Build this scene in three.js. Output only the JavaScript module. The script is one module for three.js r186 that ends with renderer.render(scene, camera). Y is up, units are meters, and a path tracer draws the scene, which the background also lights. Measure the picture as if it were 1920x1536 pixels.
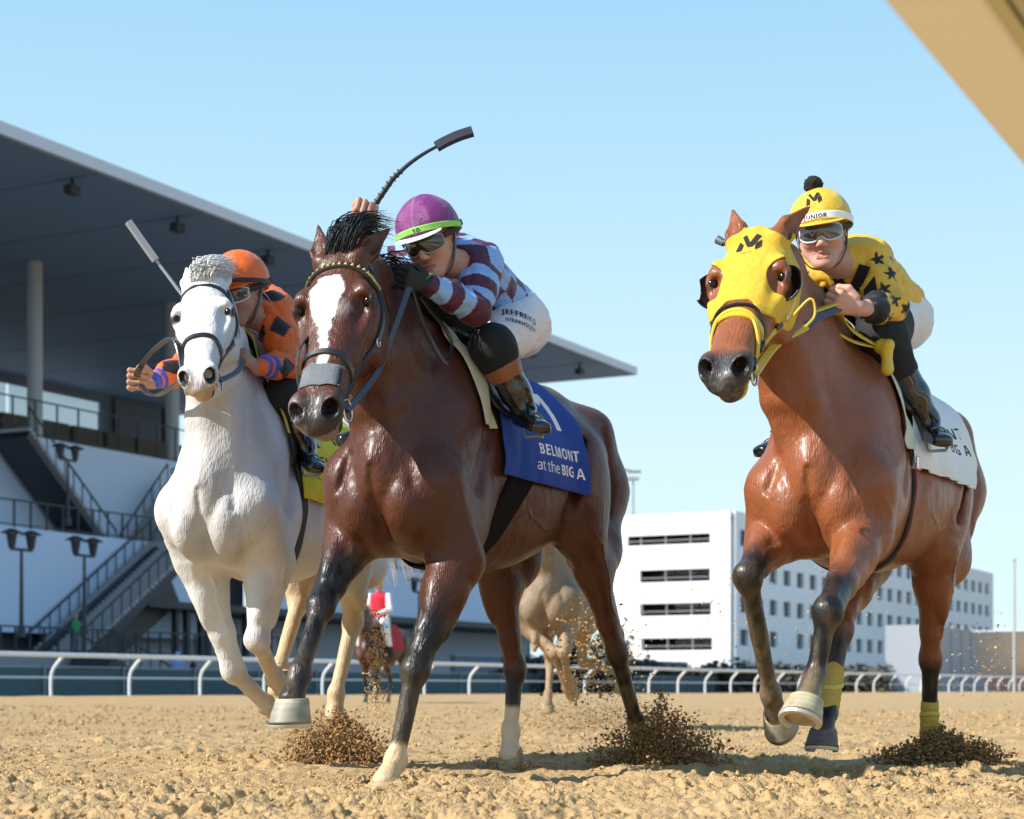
import * as THREE from 'three';
import { mergeGeometries, mergeVertices } from 'three/addons/utils/BufferGeometryUtils.js';
import { RoundedBoxGeometry } from 'three/addons/geometries/RoundedBoxGeometry.js';

// ---------- camera, sky, sun, exposure ----------
const FOCAL = 3400, EYE = 0.34, HORIZON = 1293;            // focal length and horizon in pixels of a 1920 x 1536 frame; eye height in metres
const scene = new THREE.Scene();
const camera = new THREE.PerspectiveCamera(2 * Math.atan(HORIZON / FOCAL) * 180 / Math.PI, 1920 / (2 * HORIZON), 0.05, 3000);
camera.position.set(0, EYE, 0);
camera.lookAt(0, EYE, -10);
camera.setViewOffset(1920, 2 * HORIZON, 0, 0, 1920, 1536);  // a level camera with the lens shifted up
camera.focus = 6.5;
camera.userData.fStop = 3.4;

const SUN = new THREE.Vector3(-0.74, 0.62, 0.32).normalize();
const sun = new THREE.DirectionalLight(new THREE.Color(1, 0.955, 0.88), 5.0);
sun.position.copy(SUN).multiplyScalar(60).add(new THREE.Vector3(0, 0, -7));
sun.target.position.set(0, 0, -7);
sun.castShadow = true; sun.shadow.mapSize.set(4096, 4096); sun.shadow.radius = 1;
Object.assign(sun.shadow.camera, { left: -14, right: 14, top: 14, bottom: -14, near: 1, far: 160 });
scene.add(sun, sun.target);
{
  const W = 512, H = 256, data = new Float32Array(W * H * 4);
  const stops = [[-90, 0.260, 0.225, 0.173], [-1, 0.312, 0.303, 0.277], [0, 0.535, 0.676, 0.702], [5, 0.506, 0.658, 0.702], [8, 0.468, 0.631, 0.694], [12, 0.400, 0.587, 0.685], [16, 0.333, 0.532, 0.668], [21, 0.267, 0.469, 0.650], [35, 0.162, 0.342, 0.555], [60, 0.086, 0.207, 0.416], [90, 0.057, 0.153, 0.347]];
  for (let j = 0; j < H; j++) {
    const el = ((j + .5) / H - .5) * 180;
    let k = 0; while (k < stops.length - 2 && el > stops[k + 1][0]) k++;
    const a = stops[k], b = stops[k + 1], t = THREE.MathUtils.clamp((el - a[0]) / (b[0] - a[0]), 0, 1);
    for (let i = 0; i < W; i++) for (let c = 0; c < 4; c++) data[(j * W + i) * 4 + c] = c < 3 ? a[c + 1] + (b[c + 1] - a[c + 1]) * t : 1;
  }
  const sky = new THREE.DataTexture(data, W, H, THREE.RGBAFormat, THREE.FloatType);
  sky.mapping = THREE.EquirectangularReflectionMapping; sky.magFilter = THREE.LinearFilter; sky.needsUpdate = true;
  scene.background = sky; scene.environment = sky;
}
const renderer = new THREE.WebGLRenderer({ antialias: true });
renderer.toneMapping = THREE.LinearToneMapping;
renderer.toneMappingExposure = 1.5;
renderer.shadowMap.enabled = true;

// ---------- helpers ----------
let seed = 7;
const rnd = () => { seed = (seed + 0x6d2b79f5) | 0; let t = Math.imul(seed ^ (seed >>> 15), 1 | seed); t = (t + Math.imul(t ^ (t >>> 7), 61 | t)) ^ t; return ((t ^ (t >>> 14)) >>> 0) / 4294967296; };
const rr = (a, b) => a + (b - a) * rnd();
const V = (x, y, z) => new THREE.Vector3(x, y, z);
const mix = (a, b, t) => a + (b - a) * t, clamp = THREE.MathUtils.clamp, sstep = (a, b, x) => { const t = clamp((x - a) / (b - a), 0, 1); return t * t * (3 - 2 * t); };
const hash = (x, y, z) => { let h = Math.imul(x | 0, 374761393) ^ Math.imul(y | 0, 668265263) ^ Math.imul(z | 0, 1440670441); h = Math.imul(h ^ (h >>> 13), 1274126177); return ((h ^ (h >>> 16)) >>> 0) / 4294967296; };
function noise(x, y, z = 0) {                                // value noise, -1..1
  const X = Math.floor(x), Y = Math.floor(y), Z = Math.floor(z), u = x - X, v = y - Y, w = z - Z;
  const a = u * u * (3 - 2 * u), b = v * v * (3 - 2 * v), c = w * w * (3 - 2 * w);
  const l = (p, q, t) => p + (q - p) * t;
  return l(l(l(hash(X, Y, Z), hash(X + 1, Y, Z), a), l(hash(X, Y + 1, Z), hash(X + 1, Y + 1, Z), a), b), l(l(hash(X, Y, Z + 1), hash(X + 1, Y, Z + 1), a), l(hash(X, Y + 1, Z + 1), hash(X + 1, Y + 1, Z + 1), a), b), c) * 2 - 1;
}
const fbm = (x, y, z = 0, o = 4) => { let s = 0, a = .5; for (let i = 0; i < o; i++) { s += a * noise(x, y, z); x = x * 2.03 + 17.1; y = y * 2.03 + 5.3; z = z * 2.03 + 3.7; a *= .5; } return s; };
const lin = (r, g, b) => new THREE.Color().setRGB(r, g, b);
const taken = {};
const numbered = (n) => { taken[n] = (taken[n] ?? -1) + 1; return taken[n] ? n + '_' + String(taken[n]).padStart(3, '0') : n; };
function tag(o, label, category, group, kind) { if (label) o.userData.label = label; if (category) o.userData.category = category; if (group) o.userData.group = group; if (kind) o.userData.kind = kind; return o; }
function top(o, name, label, category, group, kind) { o.name = numbered(name); tag(o, label, category, group, kind); scene.add(o); return o; }
function part(name, geo, mat, parent) { const m = new THREE.Mesh(geo, mat); m.name = name; m.castShadow = m.receiveShadow = true; if (parent) parent.add(m); return m; }
const std = (o) => new THREE.MeshStandardMaterial(o), phys = (o) => new THREE.MeshPhysicalMaterial(o);
// a point seen at pixel (px, py) of the photograph, at depth d metres
const at = (px, py, d) => V((px - 960) / FOCAL * d, EYE + (HORIZON - py) / FOCAL * d, -d);
// box from two corners
function boxg(x0, x1, y0, y1, z0, z1) { return new THREE.BoxGeometry(x1 - x0, y1 - y0, z1 - z0).translate((x0 + x1) / 2, (y0 + y1) / 2, (z0 + z1) / 2); }
function bar(p, q, w, h = w) {                              // square bar between two points
  const d = q.clone().sub(p), l = d.length(), g = new THREE.BoxGeometry(w, h, l);
  const m = new THREE.Matrix4().lookAt(q, p, Math.abs(d.y) > .95 * l ? V(1, 0, 0) : V(0, 1, 0)); m.setPosition(p.clone().add(q).multiplyScalar(.5));
  return g.applyMatrix4(m);
}
function tube(points, r, n = 8, seg = 0, r2 = r) {           // round tube through points, radius r to r2, closed ends
  const c = points.length > 2 ? new THREE.CatmullRomCurve3(points) : new THREE.LineCurve3(points[0], points[1]);
  const S = seg || Math.max(2, (points.length - 1) * 5), g = new THREE.TubeGeometry(c, S, 1, n, false), p = g.attributes.position;
  for (let i = 0; i <= S; i++) { const o = c.getPointAt(i / S), k = mix(r, r2, i / S); for (let j = 0; j <= n; j++) { const q = i * (n + 1) + j; p.setXYZ(q, o.x + (p.getX(q) - o.x) * k, o.y + (p.getY(q) - o.y) * k, o.z + (p.getZ(q) - o.z) * k); } }
  const caps = [[0, -1], [S, 1]].map(([i, s]) => { const o = c.getPointAt(i / S), pos = [o.x, o.y, o.z], idx = []; for (let j = 0; j <= n; j++) { const q = i * (n + 1) + j; pos.push(p.getX(q), p.getY(q), p.getZ(q)); if (j < n) idx.push(0, s > 0 ? j + 1 : j + 2, s > 0 ? j + 2 : j + 1); } const e = new THREE.BufferGeometry(); e.setAttribute('position', new THREE.Float32BufferAttribute(pos, 3)); e.setAttribute('uv', new THREE.Float32BufferAttribute(new Float32Array(pos.length / 3 * 2), 2)); e.setIndex(idx); e.computeVertexNormals(); return e; });
  return mergeGeometries([g, ...caps]);
}
function canvasTex(w, h, draw) { const c = document.createElement('canvas'); c.width = w; c.height = h; const x = c.getContext('2d'); draw(x, w, h); const t = new THREE.CanvasTexture(c); t.colorSpace = THREE.SRGBColorSpace; t.magFilter = THREE.LinearFilter; return t; }
function grainTex(n, f, srgb = false) { const d = new Uint8Array(n * n * 4); for (let j = 0; j < n; j++) for (let i = 0; i < n; i++) { const v = f(i, j); const o = (j * n + i) * 4; if (typeof v === 'number') d[o] = d[o + 1] = d[o + 2] = clamp(v, 0, 1) * 255; else { d[o] = v[0] * 255; d[o + 1] = v[1] * 255; d[o + 2] = v[2] * 255; } d[o + 3] = 255; } const t = new THREE.DataTexture(d, n, n); t.wrapS = t.wrapT = THREE.RepeatWrapping; t.magFilter = THREE.LinearFilter; if (srgb) t.colorSpace = THREE.SRGBColorSpace; t.needsUpdate = true; return t; }

// ---------- implicit surfaces: round shapes joined smoothly on a grid and meshed ----------
class Shape {
  constructor() { this.ops = []; this.sx = 1; }
  add(k, lo, hi, f, sub = false) { const q = this.sx; if (q !== 1) { const f0 = f; f = (x, y, z) => f0(x / q, y, z); lo = [lo[0] * (lo[0] < 0 ? Math.max(q, 1) : q), lo[1], lo[2]]; hi = [hi[0] * (hi[0] > 0 ? Math.max(q, 1) : q), hi[1], hi[2]]; } this.ops.push({ k, lo, hi, f, sub }); return this; }
  cone(p, q, r1, r2 = r1, k = .03, sub = false) {           // tapered capsule
    const dx = q.x - p.x, dy = q.y - p.y, dz = q.z - p.z, l2 = dx * dx + dy * dy + dz * dz || 1e-9, R = Math.max(r1, r2);
    return this.add(k, [Math.min(p.x, q.x) - R, Math.min(p.y, q.y) - R, Math.min(p.z, q.z) - R], [Math.max(p.x, q.x) + R, Math.max(p.y, q.y) + R, Math.max(p.z, q.z) + R], (x, y, z) => {
      const ax = x - p.x, ay = y - p.y, az = z - p.z; let t = (ax * dx + ay * dy + az * dz) / l2; t = t < 0 ? 0 : t > 1 ? 1 : t;
      const ex = ax - dx * t, ey = ay - dy * t, ez = az - dz * t; return Math.sqrt(ex * ex + ey * ey + ez * ez) - (r1 + (r2 - r1) * t);
    }, sub);
  }
  chain(pts, rs, k = .03, sub = false) { for (let i = 0; i + 1 < pts.length; i++) this.cone(pts[i], pts[i + 1], rs[i], rs[i + 1], k, sub); return this; }
  ell(c, r, k = .03, u = null, v = null, sub = false) {      // ellipsoid with radii r along u, v, u x v
    u = u ? u.clone().normalize() : V(1, 0, 0); v = v ? v.clone().addScaledVector(u, -v.dot(u)).normalize() : (Math.abs(u.y) > .9 ? V(0, 0, 1) : V(0, 1, 0)).addScaledVector(u, -(Math.abs(u.y) > .9 ? u.z : u.y)).normalize();
    const w = u.clone().cross(v), R = Math.max(...r), m = Math.min(...r);
    return this.add(k, [c.x - R, c.y - R, c.z - R], [c.x + R, c.y + R, c.z + R], (x, y, z) => {
      const ax = x - c.x, ay = y - c.y, az = z - c.z, a = (ax * u.x + ay * u.y + az * u.z) / r[0], b = (ax * v.x + ay * v.y + az * v.z) / r[1], d = (ax * w.x + ay * w.y + az * w.z) / r[2];
      const k0 = Math.sqrt(a * a + b * b + d * d), a1 = a / r[0], b1 = b / r[1], d1 = d / r[2], k1 = Math.sqrt(a1 * a1 + b1 * b1 + d1 * d1); return k1 < 1e-9 ? -m : k0 * (k0 - 1) / k1;
    }, sub);
  }
  seg(p, q, side, a1, b1, a2, b2, k = .03, sub = false, cap = 1) {  // tapered capsule of elliptic section: a across `side`, b along the other normal
    const d = q.clone().sub(p), L = d.length(), t = d.clone().divideScalar(L), s = side.clone().addScaledVector(t, -side.dot(t)).normalize(), n = t.clone().cross(s), R = Math.max(a1, b1, a2, b2);
    return this.add(k, [Math.min(p.x, q.x) - R, Math.min(p.y, q.y) - R, Math.min(p.z, q.z) - R], [Math.max(p.x, q.x) + R, Math.max(p.y, q.y) + R, Math.max(p.z, q.z) + R], (x, y, z) => {
      const ax = x - p.x, ay = y - p.y, az = z - p.z; let h = (ax * t.x + ay * t.y + az * t.z); let e = 0; if (h < 0) { e = h; h = 0; } else if (h > L) { e = h - L; h = L; }
      const f = h / L, A = a1 + (a2 - a1) * f, B = b1 + (b2 - b1) * f, C = Math.min(A, B) * cap, u = (ax * s.x + ay * s.y + az * s.z) / A, v = (ax * n.x + ay * n.y + az * n.z) / B, w = e / C;
      const k0 = Math.sqrt(u * u + v * v + w * w), u1 = u / A, v1 = v / B, w1 = w / C, k1 = Math.sqrt(u1 * u1 + v1 * v1 + w1 * w1); return k1 < 1e-9 ? -Math.min(A, B) : k0 * (k0 - 1) / k1;
    }, sub);
  }
  at(x, y, z) {
    let v = 1e3;
    for (const o of this.ops) { const r = (o.sub ? Math.abs(v) : Math.max(v, 0)) + o.k, l = o.lo, u = o.hi; if (l[0] - x > r || x - u[0] > r || l[1] - y > r || y - u[1] > r || l[2] - z > r || z - u[2] > r) continue; const e = o.f(x, y, z) * (o.sub ? -1 : 1), k = o.k; if (o.sub) { const h = Math.max(k - Math.abs(v - e), 0) / k; v = Math.max(v, e) + h * h * k * .25; } else { const h = Math.max(k - Math.abs(v - e), 0) / k; v = Math.min(v, e) - h * h * k * .25; } }
    return v;
  }
  grad(p) { const e = .004, g = V(this.at(p.x + e, p.y, p.z) - this.at(p.x - e, p.y, p.z), this.at(p.x, p.y + e, p.z) - this.at(p.x, p.y - e, p.z), this.at(p.x, p.y, p.z + e) - this.at(p.x, p.y, p.z - e)); return g.normalize(); }
  onto(p, off = 0) { const q = p.clone(); for (let i = 0; i < 8; i++) { const d = this.at(q.x, q.y, q.z) - off; if (Math.abs(d) < 3e-4) break; q.addScaledVector(this.grad(q), -d * .9); } return q; }
  hit(p, dir, far = 1.5, off = 0) { const q = p.clone(); let s = 0; for (let i = 0; i < 400 && s < far; i++) { const d = this.at(q.x, q.y, q.z) - off; if (d < 5e-4) return q; const st = Math.max(d * .6, .0012); q.addScaledVector(dir, st); s += st; } return null; }
  mesh(cell, color = null, warp = null, lo = null, hi = null) {
    const add = this.ops.filter((o) => !o.sub);
    const A = lo ?? [0, 1, 2].map((i) => Math.min(...add.map((o) => o.lo[i])) - 3 * cell), B = hi ?? [0, 1, 2].map((i) => Math.max(...add.map((o) => o.hi[i])) + 3 * cell);
    const n = [0, 1, 2].map((i) => Math.ceil((B[i] - A[i]) / cell) + 1), [nx, ny, nz] = n, F = new Float32Array(nx * ny * nz).fill(1e3);
    for (const o of this.ops) {
      const pad = o.k + 3 * cell, k = o.k, a = [0, 1, 2].map((i) => Math.max(0, Math.floor((o.lo[i] - pad - A[i]) / cell))), b = [0, 1, 2].map((i) => Math.min(n[i] - 1, Math.ceil((o.hi[i] + pad - A[i]) / cell)));
      for (let z = a[2]; z <= b[2]; z++) for (let y = a[1]; y <= b[1]; y++) for (let x = a[0], i = (z * ny + y) * nx + a[0]; x <= b[0]; x++, i++) {
        const v = F[i], e = o.f(A[0] + x * cell, A[1] + y * cell, A[2] + z * cell), s = o.sub ? -e : e, h = k - Math.abs(v - s), m = h > 0 ? h * h / k * .25 : 0;
        F[i] = o.sub ? (v > s ? v : s) + m : (v < s ? v : s) - m;
      }
    }
    if (warp) for (let z = 0, i = 0; z < nz; z++) for (let y = 0; y < ny; y++) for (let x = 0; x < nx; x++, i++) if (Math.abs(F[i]) < 2.2 * cell + .006) F[i] += warp(A[0] + x * cell, A[1] + y * cell, A[2] + z * cell);
    const pos = [], col = [], nor = [], idx = [], sy = nx, sz = nx * ny, ids = new Int32Array(nx * ny * nz);
    const corner = [0, 1, sy, sy + 1, sz, sz + 1, sz + sy, sz + sy + 1], off = corner.map((_, c) => [c & 1, (c >> 1) & 1, c >> 2]), edges = [[0, 1], [2, 3], [4, 5], [6, 7], [0, 2], [1, 3], [4, 6], [5, 7], [0, 4], [1, 5], [2, 6], [3, 7]], tmp = [0, 0, 0];
    const tri = (px, py, pz) => { const gx = clamp((px - A[0]) / cell, 0, nx - 1.001), gy = clamp((py - A[1]) / cell, 0, ny - 1.001), gz = clamp((pz - A[2]) / cell, 0, nz - 1.001), x = gx | 0, y = gy | 0, z = gz | 0, u = gx - x, v = gy - y, w = gz - z, i = z * sz + y * sy + x; const l = (a, b, t) => a + (b - a) * t; return l(l(l(F[i], F[i + 1], u), l(F[i + sy], F[i + sy + 1], u), v), l(l(F[i + sz], F[i + sz + 1], u), l(F[i + sz + sy], F[i + sz + sy + 1], u), v), w); };
    for (let z = 0; z < nz - 1; z++) for (let y = 0; y < ny - 1; y++) for (let x = 0, i = z * sz + y * sy; x < nx - 1; x++, i++) {
      let mask = 0; for (let c = 0; c < 8; c++) if (F[i + corner[c]] < 0) mask |= 1 << c;
      if (mask === 0 || mask === 255) continue;
      let cx = 0, cy = 0, cz = 0, m = 0;
      for (const [p, q] of edges) { const s = (mask >> p) & 1, t = (mask >> q) & 1; if (s === t) continue; const a = F[i + corner[p]], b = F[i + corner[q]], f = a / (a - b); cx += off[p][0] + (off[q][0] - off[p][0]) * f; cy += off[p][1] + (off[q][1] - off[p][1]) * f; cz += off[p][2] + (off[q][2] - off[p][2]) * f; m++; }
      const px = A[0] + (x + cx / m) * cell, py = A[1] + (y + cy / m) * cell, pz = A[2] + (z + cz / m) * cell; ids[i] = pos.length / 3; pos.push(px, py, pz);
      const e = cell * .9, g0 = tri(px + e, py, pz) - tri(px - e, py, pz), g1 = tri(px, py + e, pz) - tri(px, py - e, pz), g2 = tri(px, py, pz + e) - tri(px, py, pz - e), gl = Math.hypot(g0, g1, g2) || 1; nor.push(g0 / gl, g1 / gl, g2 / gl);
      if (color) { color(px, py, pz, tmp, g0 / gl, g1 / gl, g2 / gl); col.push(tmp[0], tmp[1], tmp[2]); }
      if (y > 0 && z > 0 && ((mask & 1) !== ((mask >> 1) & 1))) { const a = ids[i], b = ids[i - sy], c = ids[i - sy - sz], d = ids[i - sz]; mask & 1 ? idx.push(a, b, c, a, c, d) : idx.push(a, c, b, a, d, c); }
      if (x > 0 && z > 0 && ((mask & 1) !== ((mask >> 2) & 1))) { const a = ids[i], b = ids[i - sz], c = ids[i - sz - 1], d = ids[i - 1]; mask & 1 ? idx.push(a, b, c, a, c, d) : idx.push(a, c, b, a, d, c); }
      if (x > 0 && y > 0 && ((mask & 1) !== ((mask >> 4) & 1))) { const a = ids[i], b = ids[i - 1], c = ids[i - 1 - sy], d = ids[i - sy]; mask & 1 ? idx.push(a, b, c, a, c, d) : idx.push(a, c, b, a, d, c); }
    }
    const g = new THREE.BufferGeometry();
    g.setAttribute('position', new THREE.Float32BufferAttribute(pos, 3)); g.setAttribute('normal', new THREE.Float32BufferAttribute(nor, 3)); if (color) g.setAttribute('color', new THREE.Float32BufferAttribute(col, 3)); g.setIndex(idx);
    return g;
  }
}
// a strap: a flat band of width w and thickness t through points, its flat side facing `normals`
function strap(points, normals, w, t, closed = false, sub = 6) {
  const c = new THREE.CatmullRomCurve3(points, closed), cn = new THREE.CatmullRomCurve3(normals, closed), S = Math.max(2, (points.length - (closed ? 0 : 1)) * sub), pos = [], idx = [], uv = [];
  for (let i = 0; i <= S; i++) {
    const f = i / S, p = c.getPoint(f), n = cn.getPoint(f), T = c.getTangent(f), b = T.clone().cross(n).normalize(); n.copy(b).cross(T).normalize();
    for (const [s, h] of [[-.5, 0], [-.38, 1], [.38, 1], [.5, 0], [.5, -.6], [-.5, -.6]]) { pos.push(p.x + b.x * s * w + n.x * h * t, p.y + b.y * s * w + n.y * h * t, p.z + b.z * s * w + n.z * h * t); uv.push(f, s); }
    if (i < S) for (let j = 0; j < 6; j++) { const a = i * 6 + j, d = i * 6 + (j + 1) % 6; idx.push(a, a + 6, d, d, a + 6, d + 6); }
  }
  if (!closed) { idx.push(0, 1, 2, 0, 2, 3, 0, 3, 4, 0, 4, 5); const o = S * 6; idx.push(o, o + 2, o + 1, o, o + 3, o + 2, o, o + 4, o + 3, o, o + 5, o + 4); }
  const g = new THREE.BufferGeometry(); g.setAttribute('position', new THREE.Float32BufferAttribute(pos, 3)); g.setAttribute('uv', new THREE.Float32BufferAttribute(uv, 2)); g.setIndex(idx);
  const r = g.toNonIndexed(); r.computeVertexNormals(); return r;
}
// a band laid on a shape: points are drawn onto its surface
function bandOn(shape, pts, w, t, off = .002, closed = false, dense = 5) {
  const c = new THREE.CatmullRomCurve3(pts, closed), N = Math.max(3, (pts.length - (closed ? 0 : 1)) * dense), P = [], Q = [];
  for (let i = 0; i < (closed ? N : N + 1); i++) { const p = shape.onto(c.getPoint(i / N), off); P.push(p); Q.push(shape.grad(p)); }
  return strap(P, Q, w, t, closed, 2);
}
// a smooth sheet (nu x nv points given by f(u, v) -> Vector3) with thickness t
function sheet(f, nu, nv, t = .004) {
  const P = [], g = new THREE.BufferGeometry(), pos = [], uv = [], idx = [];
  for (let j = 0; j <= nv; j++) for (let i = 0; i <= nu; i++) P.push(f(i / nu, j / nv));
  const N = P.map((p, q) => { const i = q % (nu + 1), j = (q / (nu + 1)) | 0, a = P[j * (nu + 1) + Math.min(i + 1, nu)], b = P[j * (nu + 1) + Math.max(i - 1, 0)], c = P[Math.min(j + 1, nv) * (nu + 1) + i], d = P[Math.max(j - 1, 0) * (nu + 1) + i]; return a.clone().sub(b).cross(c.clone().sub(d)).normalize(); });
  for (const s of [0, 1]) P.forEach((p, q) => { const n = N[q]; pos.push(p.x - n.x * t * s, p.y - n.y * t * s, p.z - n.z * t * s); uv.push((q % (nu + 1)) / nu, ((q / (nu + 1)) | 0) / nv); });
  const M = P.length, W = nu + 1;
  for (let j = 0; j < nv; j++) for (let i = 0; i < nu; i++) { const a = j * W + i, b = a + 1, c = a + W, d = c + 1; idx.push(a, b, c, b, d, c, M + a, M + c, M + b, M + b, M + c, M + d); }
  const rim = []; for (let i = 0; i < nu; i++) rim.push(i); for (let j = 0; j < nv; j++) rim.push(j * W + nu); for (let i = nu; i > 0; i--) rim.push(nv * W + i); for (let j = nv; j > 0; j--) rim.push(j * W);
  rim.forEach((a, i) => { const b = rim[(i + 1) % rim.length]; idx.push(a, M + a, b, b, M + a, M + b); });
  g.setAttribute('position', new THREE.Float32BufferAttribute(pos, 3)); g.setAttribute('uv', new THREE.Float32BufferAttribute(uv, 2)); g.setIndex(idx); g.computeVertexNormals(); return g;
}
// hair: tapered three-sided strands along curves
function strands(list) {                                     // [[points, radius], ...]
  const pos = [], nor = [], idx = [];
  for (const [pts, r, flat = 1] of list) {
    const c = new THREE.CatmullRomCurve3(pts), S = pts.length * 2, base = pos.length / 3;
    for (let i = 0; i <= S; i++) {
      const p = c.getPoint(i / S), T = c.getTangent(i / S), a = Math.abs(T.y) > .9 ? V(1, 0, 0) : V(0, 1, 0), u = T.clone().cross(a).normalize(), v = u.clone().cross(T), k = r * (1 - .85 * (i / S) ** 2);
      for (let j = 0; j < 3; j++) { const h = j * 2.0944 + .4, x = Math.cos(h), y = Math.sin(h) * flat; pos.push(p.x + (u.x * x + v.x * y) * k, p.y + (u.y * x + v.y * y) * k, p.z + (u.z * x + v.z * y) * k); nor.push(u.x * x + v.x * y, u.y * x + v.y * y, u.z * x + v.z * y); }
      if (i < S) for (let j = 0; j < 3; j++) { const A = base + i * 3 + j, B = base + i * 3 + (j + 1) % 3; idx.push(A, A + 3, B, B, A + 3, B + 3); }
    }
  }
  const g = new THREE.BufferGeometry(); g.setAttribute('position', new THREE.Float32BufferAttribute(pos, 3)); g.setAttribute('normal', new THREE.Float32BufferAttribute(nor, 3)); g.setIndex(idx); return g;
}

// ---------- setting: the track runs away to the right at TRACK degrees from the view ----------
const TRACK = 27.8 * Math.PI / 180, TS = Math.sin(TRACK), TC = Math.cos(TRACK);
const along = V(TS, 0, -TC), across = V(-TC, 0, -TS);       // along the track, and across it away from the camera
const onM = (px, py, M) => { const dx = (px - 960) / FOCAL, t = M / (-TC * dx + TS); return { s: TS * dx * t + TC * t, y: EYE + (HORIZON - py) / FOCAL * t, d: t }; };   // pixel -> place on the upright plane M metres across
const trackGroup = (s = 0, m = 0, y = 0) => { const g = new THREE.Group(); g.rotation.y = Math.PI / 2 - TRACK; g.position.copy(along).multiplyScalar(s).addScaledVector(across, m); g.position.y = y; return g; };  // local x runs along, local z towards the camera side
const RAIL_M = 33;
const bank = (m) => .17 * sstep(9, 31, m) - .05 * sstep(31.5, 34, m);

// the ground under everything
{
  const tex = grainTex(256, (i, j) => .62 + .3 * fbm(i / 9, j / 9, 1) + .16 * (hash(i, j, 3) - .5));
  tex.repeat.set(120, 120);
  const g = new THREE.CircleGeometry(1400, 96).rotateX(-Math.PI / 2).translate(0, -.12, 0);
  const m = part('ground', g, std({ color: lin(.20, .205, .21), map: tex, roughness: .95 })); top(m, 'ground', 'grey paved apron stretching to the horizon behind the track', 'ground', null, 'structure');
}
// dirt: heights from several sizes of clod; fine sizes stop where the mesh is too coarse for them
const billow = (x, y, z) => 1 - Math.abs(noise(x, y, z)) * 2;
const lumps = (x, z, cell = 0) => {
  const f = (w) => cell ? clamp((w / cell - 2.2) / 2, 0, 1) : 1; let h = 0;
  h += .020 * fbm(x * 1.7, z * 1.7, 2, 2);
  if (cell < .12) h += .026 * f(.3) * fbm(x * 4.3, z * 4.3, 4, 2);
  if (cell < .05) { const e = .75 + .5 * noise(x * 2.7, z * 2.7, 9), wx = x + .03 * noise(x * 9, z * 9, 3), wz = z + .03 * noise(x * 9, z * 9, 7); h += .021 * e * f(.1) * Math.abs(noise(wx * 11, wz * 11, 6)) * 1.6; h += .021 * e * f(.05) * Math.abs(noise(wx * 25, wz * 25, 8)) * 1.5; h += .015 * e * f(.03) * noise(wx * 47, wz * 47, 12); }
  if (cell < .02) h += .0060 * f(.02) * noise(x * 95, z * 95, 11);
  return h;
};
const dirtY = (x, z, cell = 0) => bank(across.x * x + across.z * z) + lumps(x, z, cell);
{
  const cols = [], pos = [], uv = [], idx = [], C = 560, Rn = 900, r0 = 3.9;
  for (let i = 0; i <= C; i++) { const u = i / C * 2 - 1; cols.push((u * 18.6 + 48 * Math.sign(u) * Math.max(0, Math.abs(u) - .93) / .07) * Math.PI / 180); }
  for (let j = 0; j <= Rn; j++) for (let i = 0; i <= C; i++) {
    const th = cols[i], dx = Math.sin(th), dz = -Math.cos(th), k = across.x * dx + across.z * dz, far = k > .11 ? 32.2 / k : 292;
    const q = j / Rn, r = q < .82 ? r0 * Math.pow(17 / r0, q / .82) : 17 * Math.pow(far / 17, (q - .82) / .18), cell = Math.max(r * Math.log(17 / r0) / (.82 * Rn) * (q < .82 ? 1 : 6), r * (cols[Math.min(i + 1, C)] - cols[Math.max(i - 1, 0)]) / 2);
    const x = dx * r, z = dz * r; pos.push(x, dirtY(x, z, cell), z); uv.push(x, z);
  }
  for (let j = 0; j < Rn; j++) for (let i = 0; i < C; i++) { const a = j * (C + 1) + i; idx.push(a, a + 1, a + C + 1, a + 1, a + C + 2, a + C + 1); }
  const g = new THREE.BufferGeometry(); g.setAttribute('position', new THREE.Float32BufferAttribute(pos, 3)); g.setAttribute('uv', new THREE.Float32BufferAttribute(uv, 2)); g.setIndex(idx); g.computeVertexNormals();
  const tint = grainTex(512, (i, j) => { const a = fbm(i / 40, j / 40, 2, 4), b = hash(i, j, 1) - .5, k = (.80 + .16 * a + .16 * b) * (hash(i >> 1, j >> 1, 8) > .955 ? .55 : 1); return [k, k * (.985 + .02 * a), k * (.955 + .05 * a)]; });
  tint.repeat.set(.55, .55);
  const fine = grainTex(512, (i, j) => .5 + .32 * fbm(i / 6, j / 6, 5, 3) + .3 * (hash(i, j, 2) - .5)); fine.repeat.set(1.6, 1.6);
  const m = part('dirt_track', g, std({ color: lin(.575, .385, .185), map: tint, bumpMap: fine, bumpScale: .012, roughness: 1 })); top(m, 'dirt_track', 'loose tan dirt surface of the racetrack with clods and hoofprints', 'dirt track', null, 'structure');
}
{ const g = trackGroup(40, 12, -.07), m = boxg(-120, 120, -.3, 0, -20.1, 22); const d = part('dirt_base', m, std({ color: lin(.48, .30, .13), roughness: 1 })); d.position.copy(g.position); d.rotation.copy(g.rotation); top(d, 'dirt_base', 'packed tan dirt below the loose surface of the track', 'dirt', null, 'structure'); }
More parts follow.
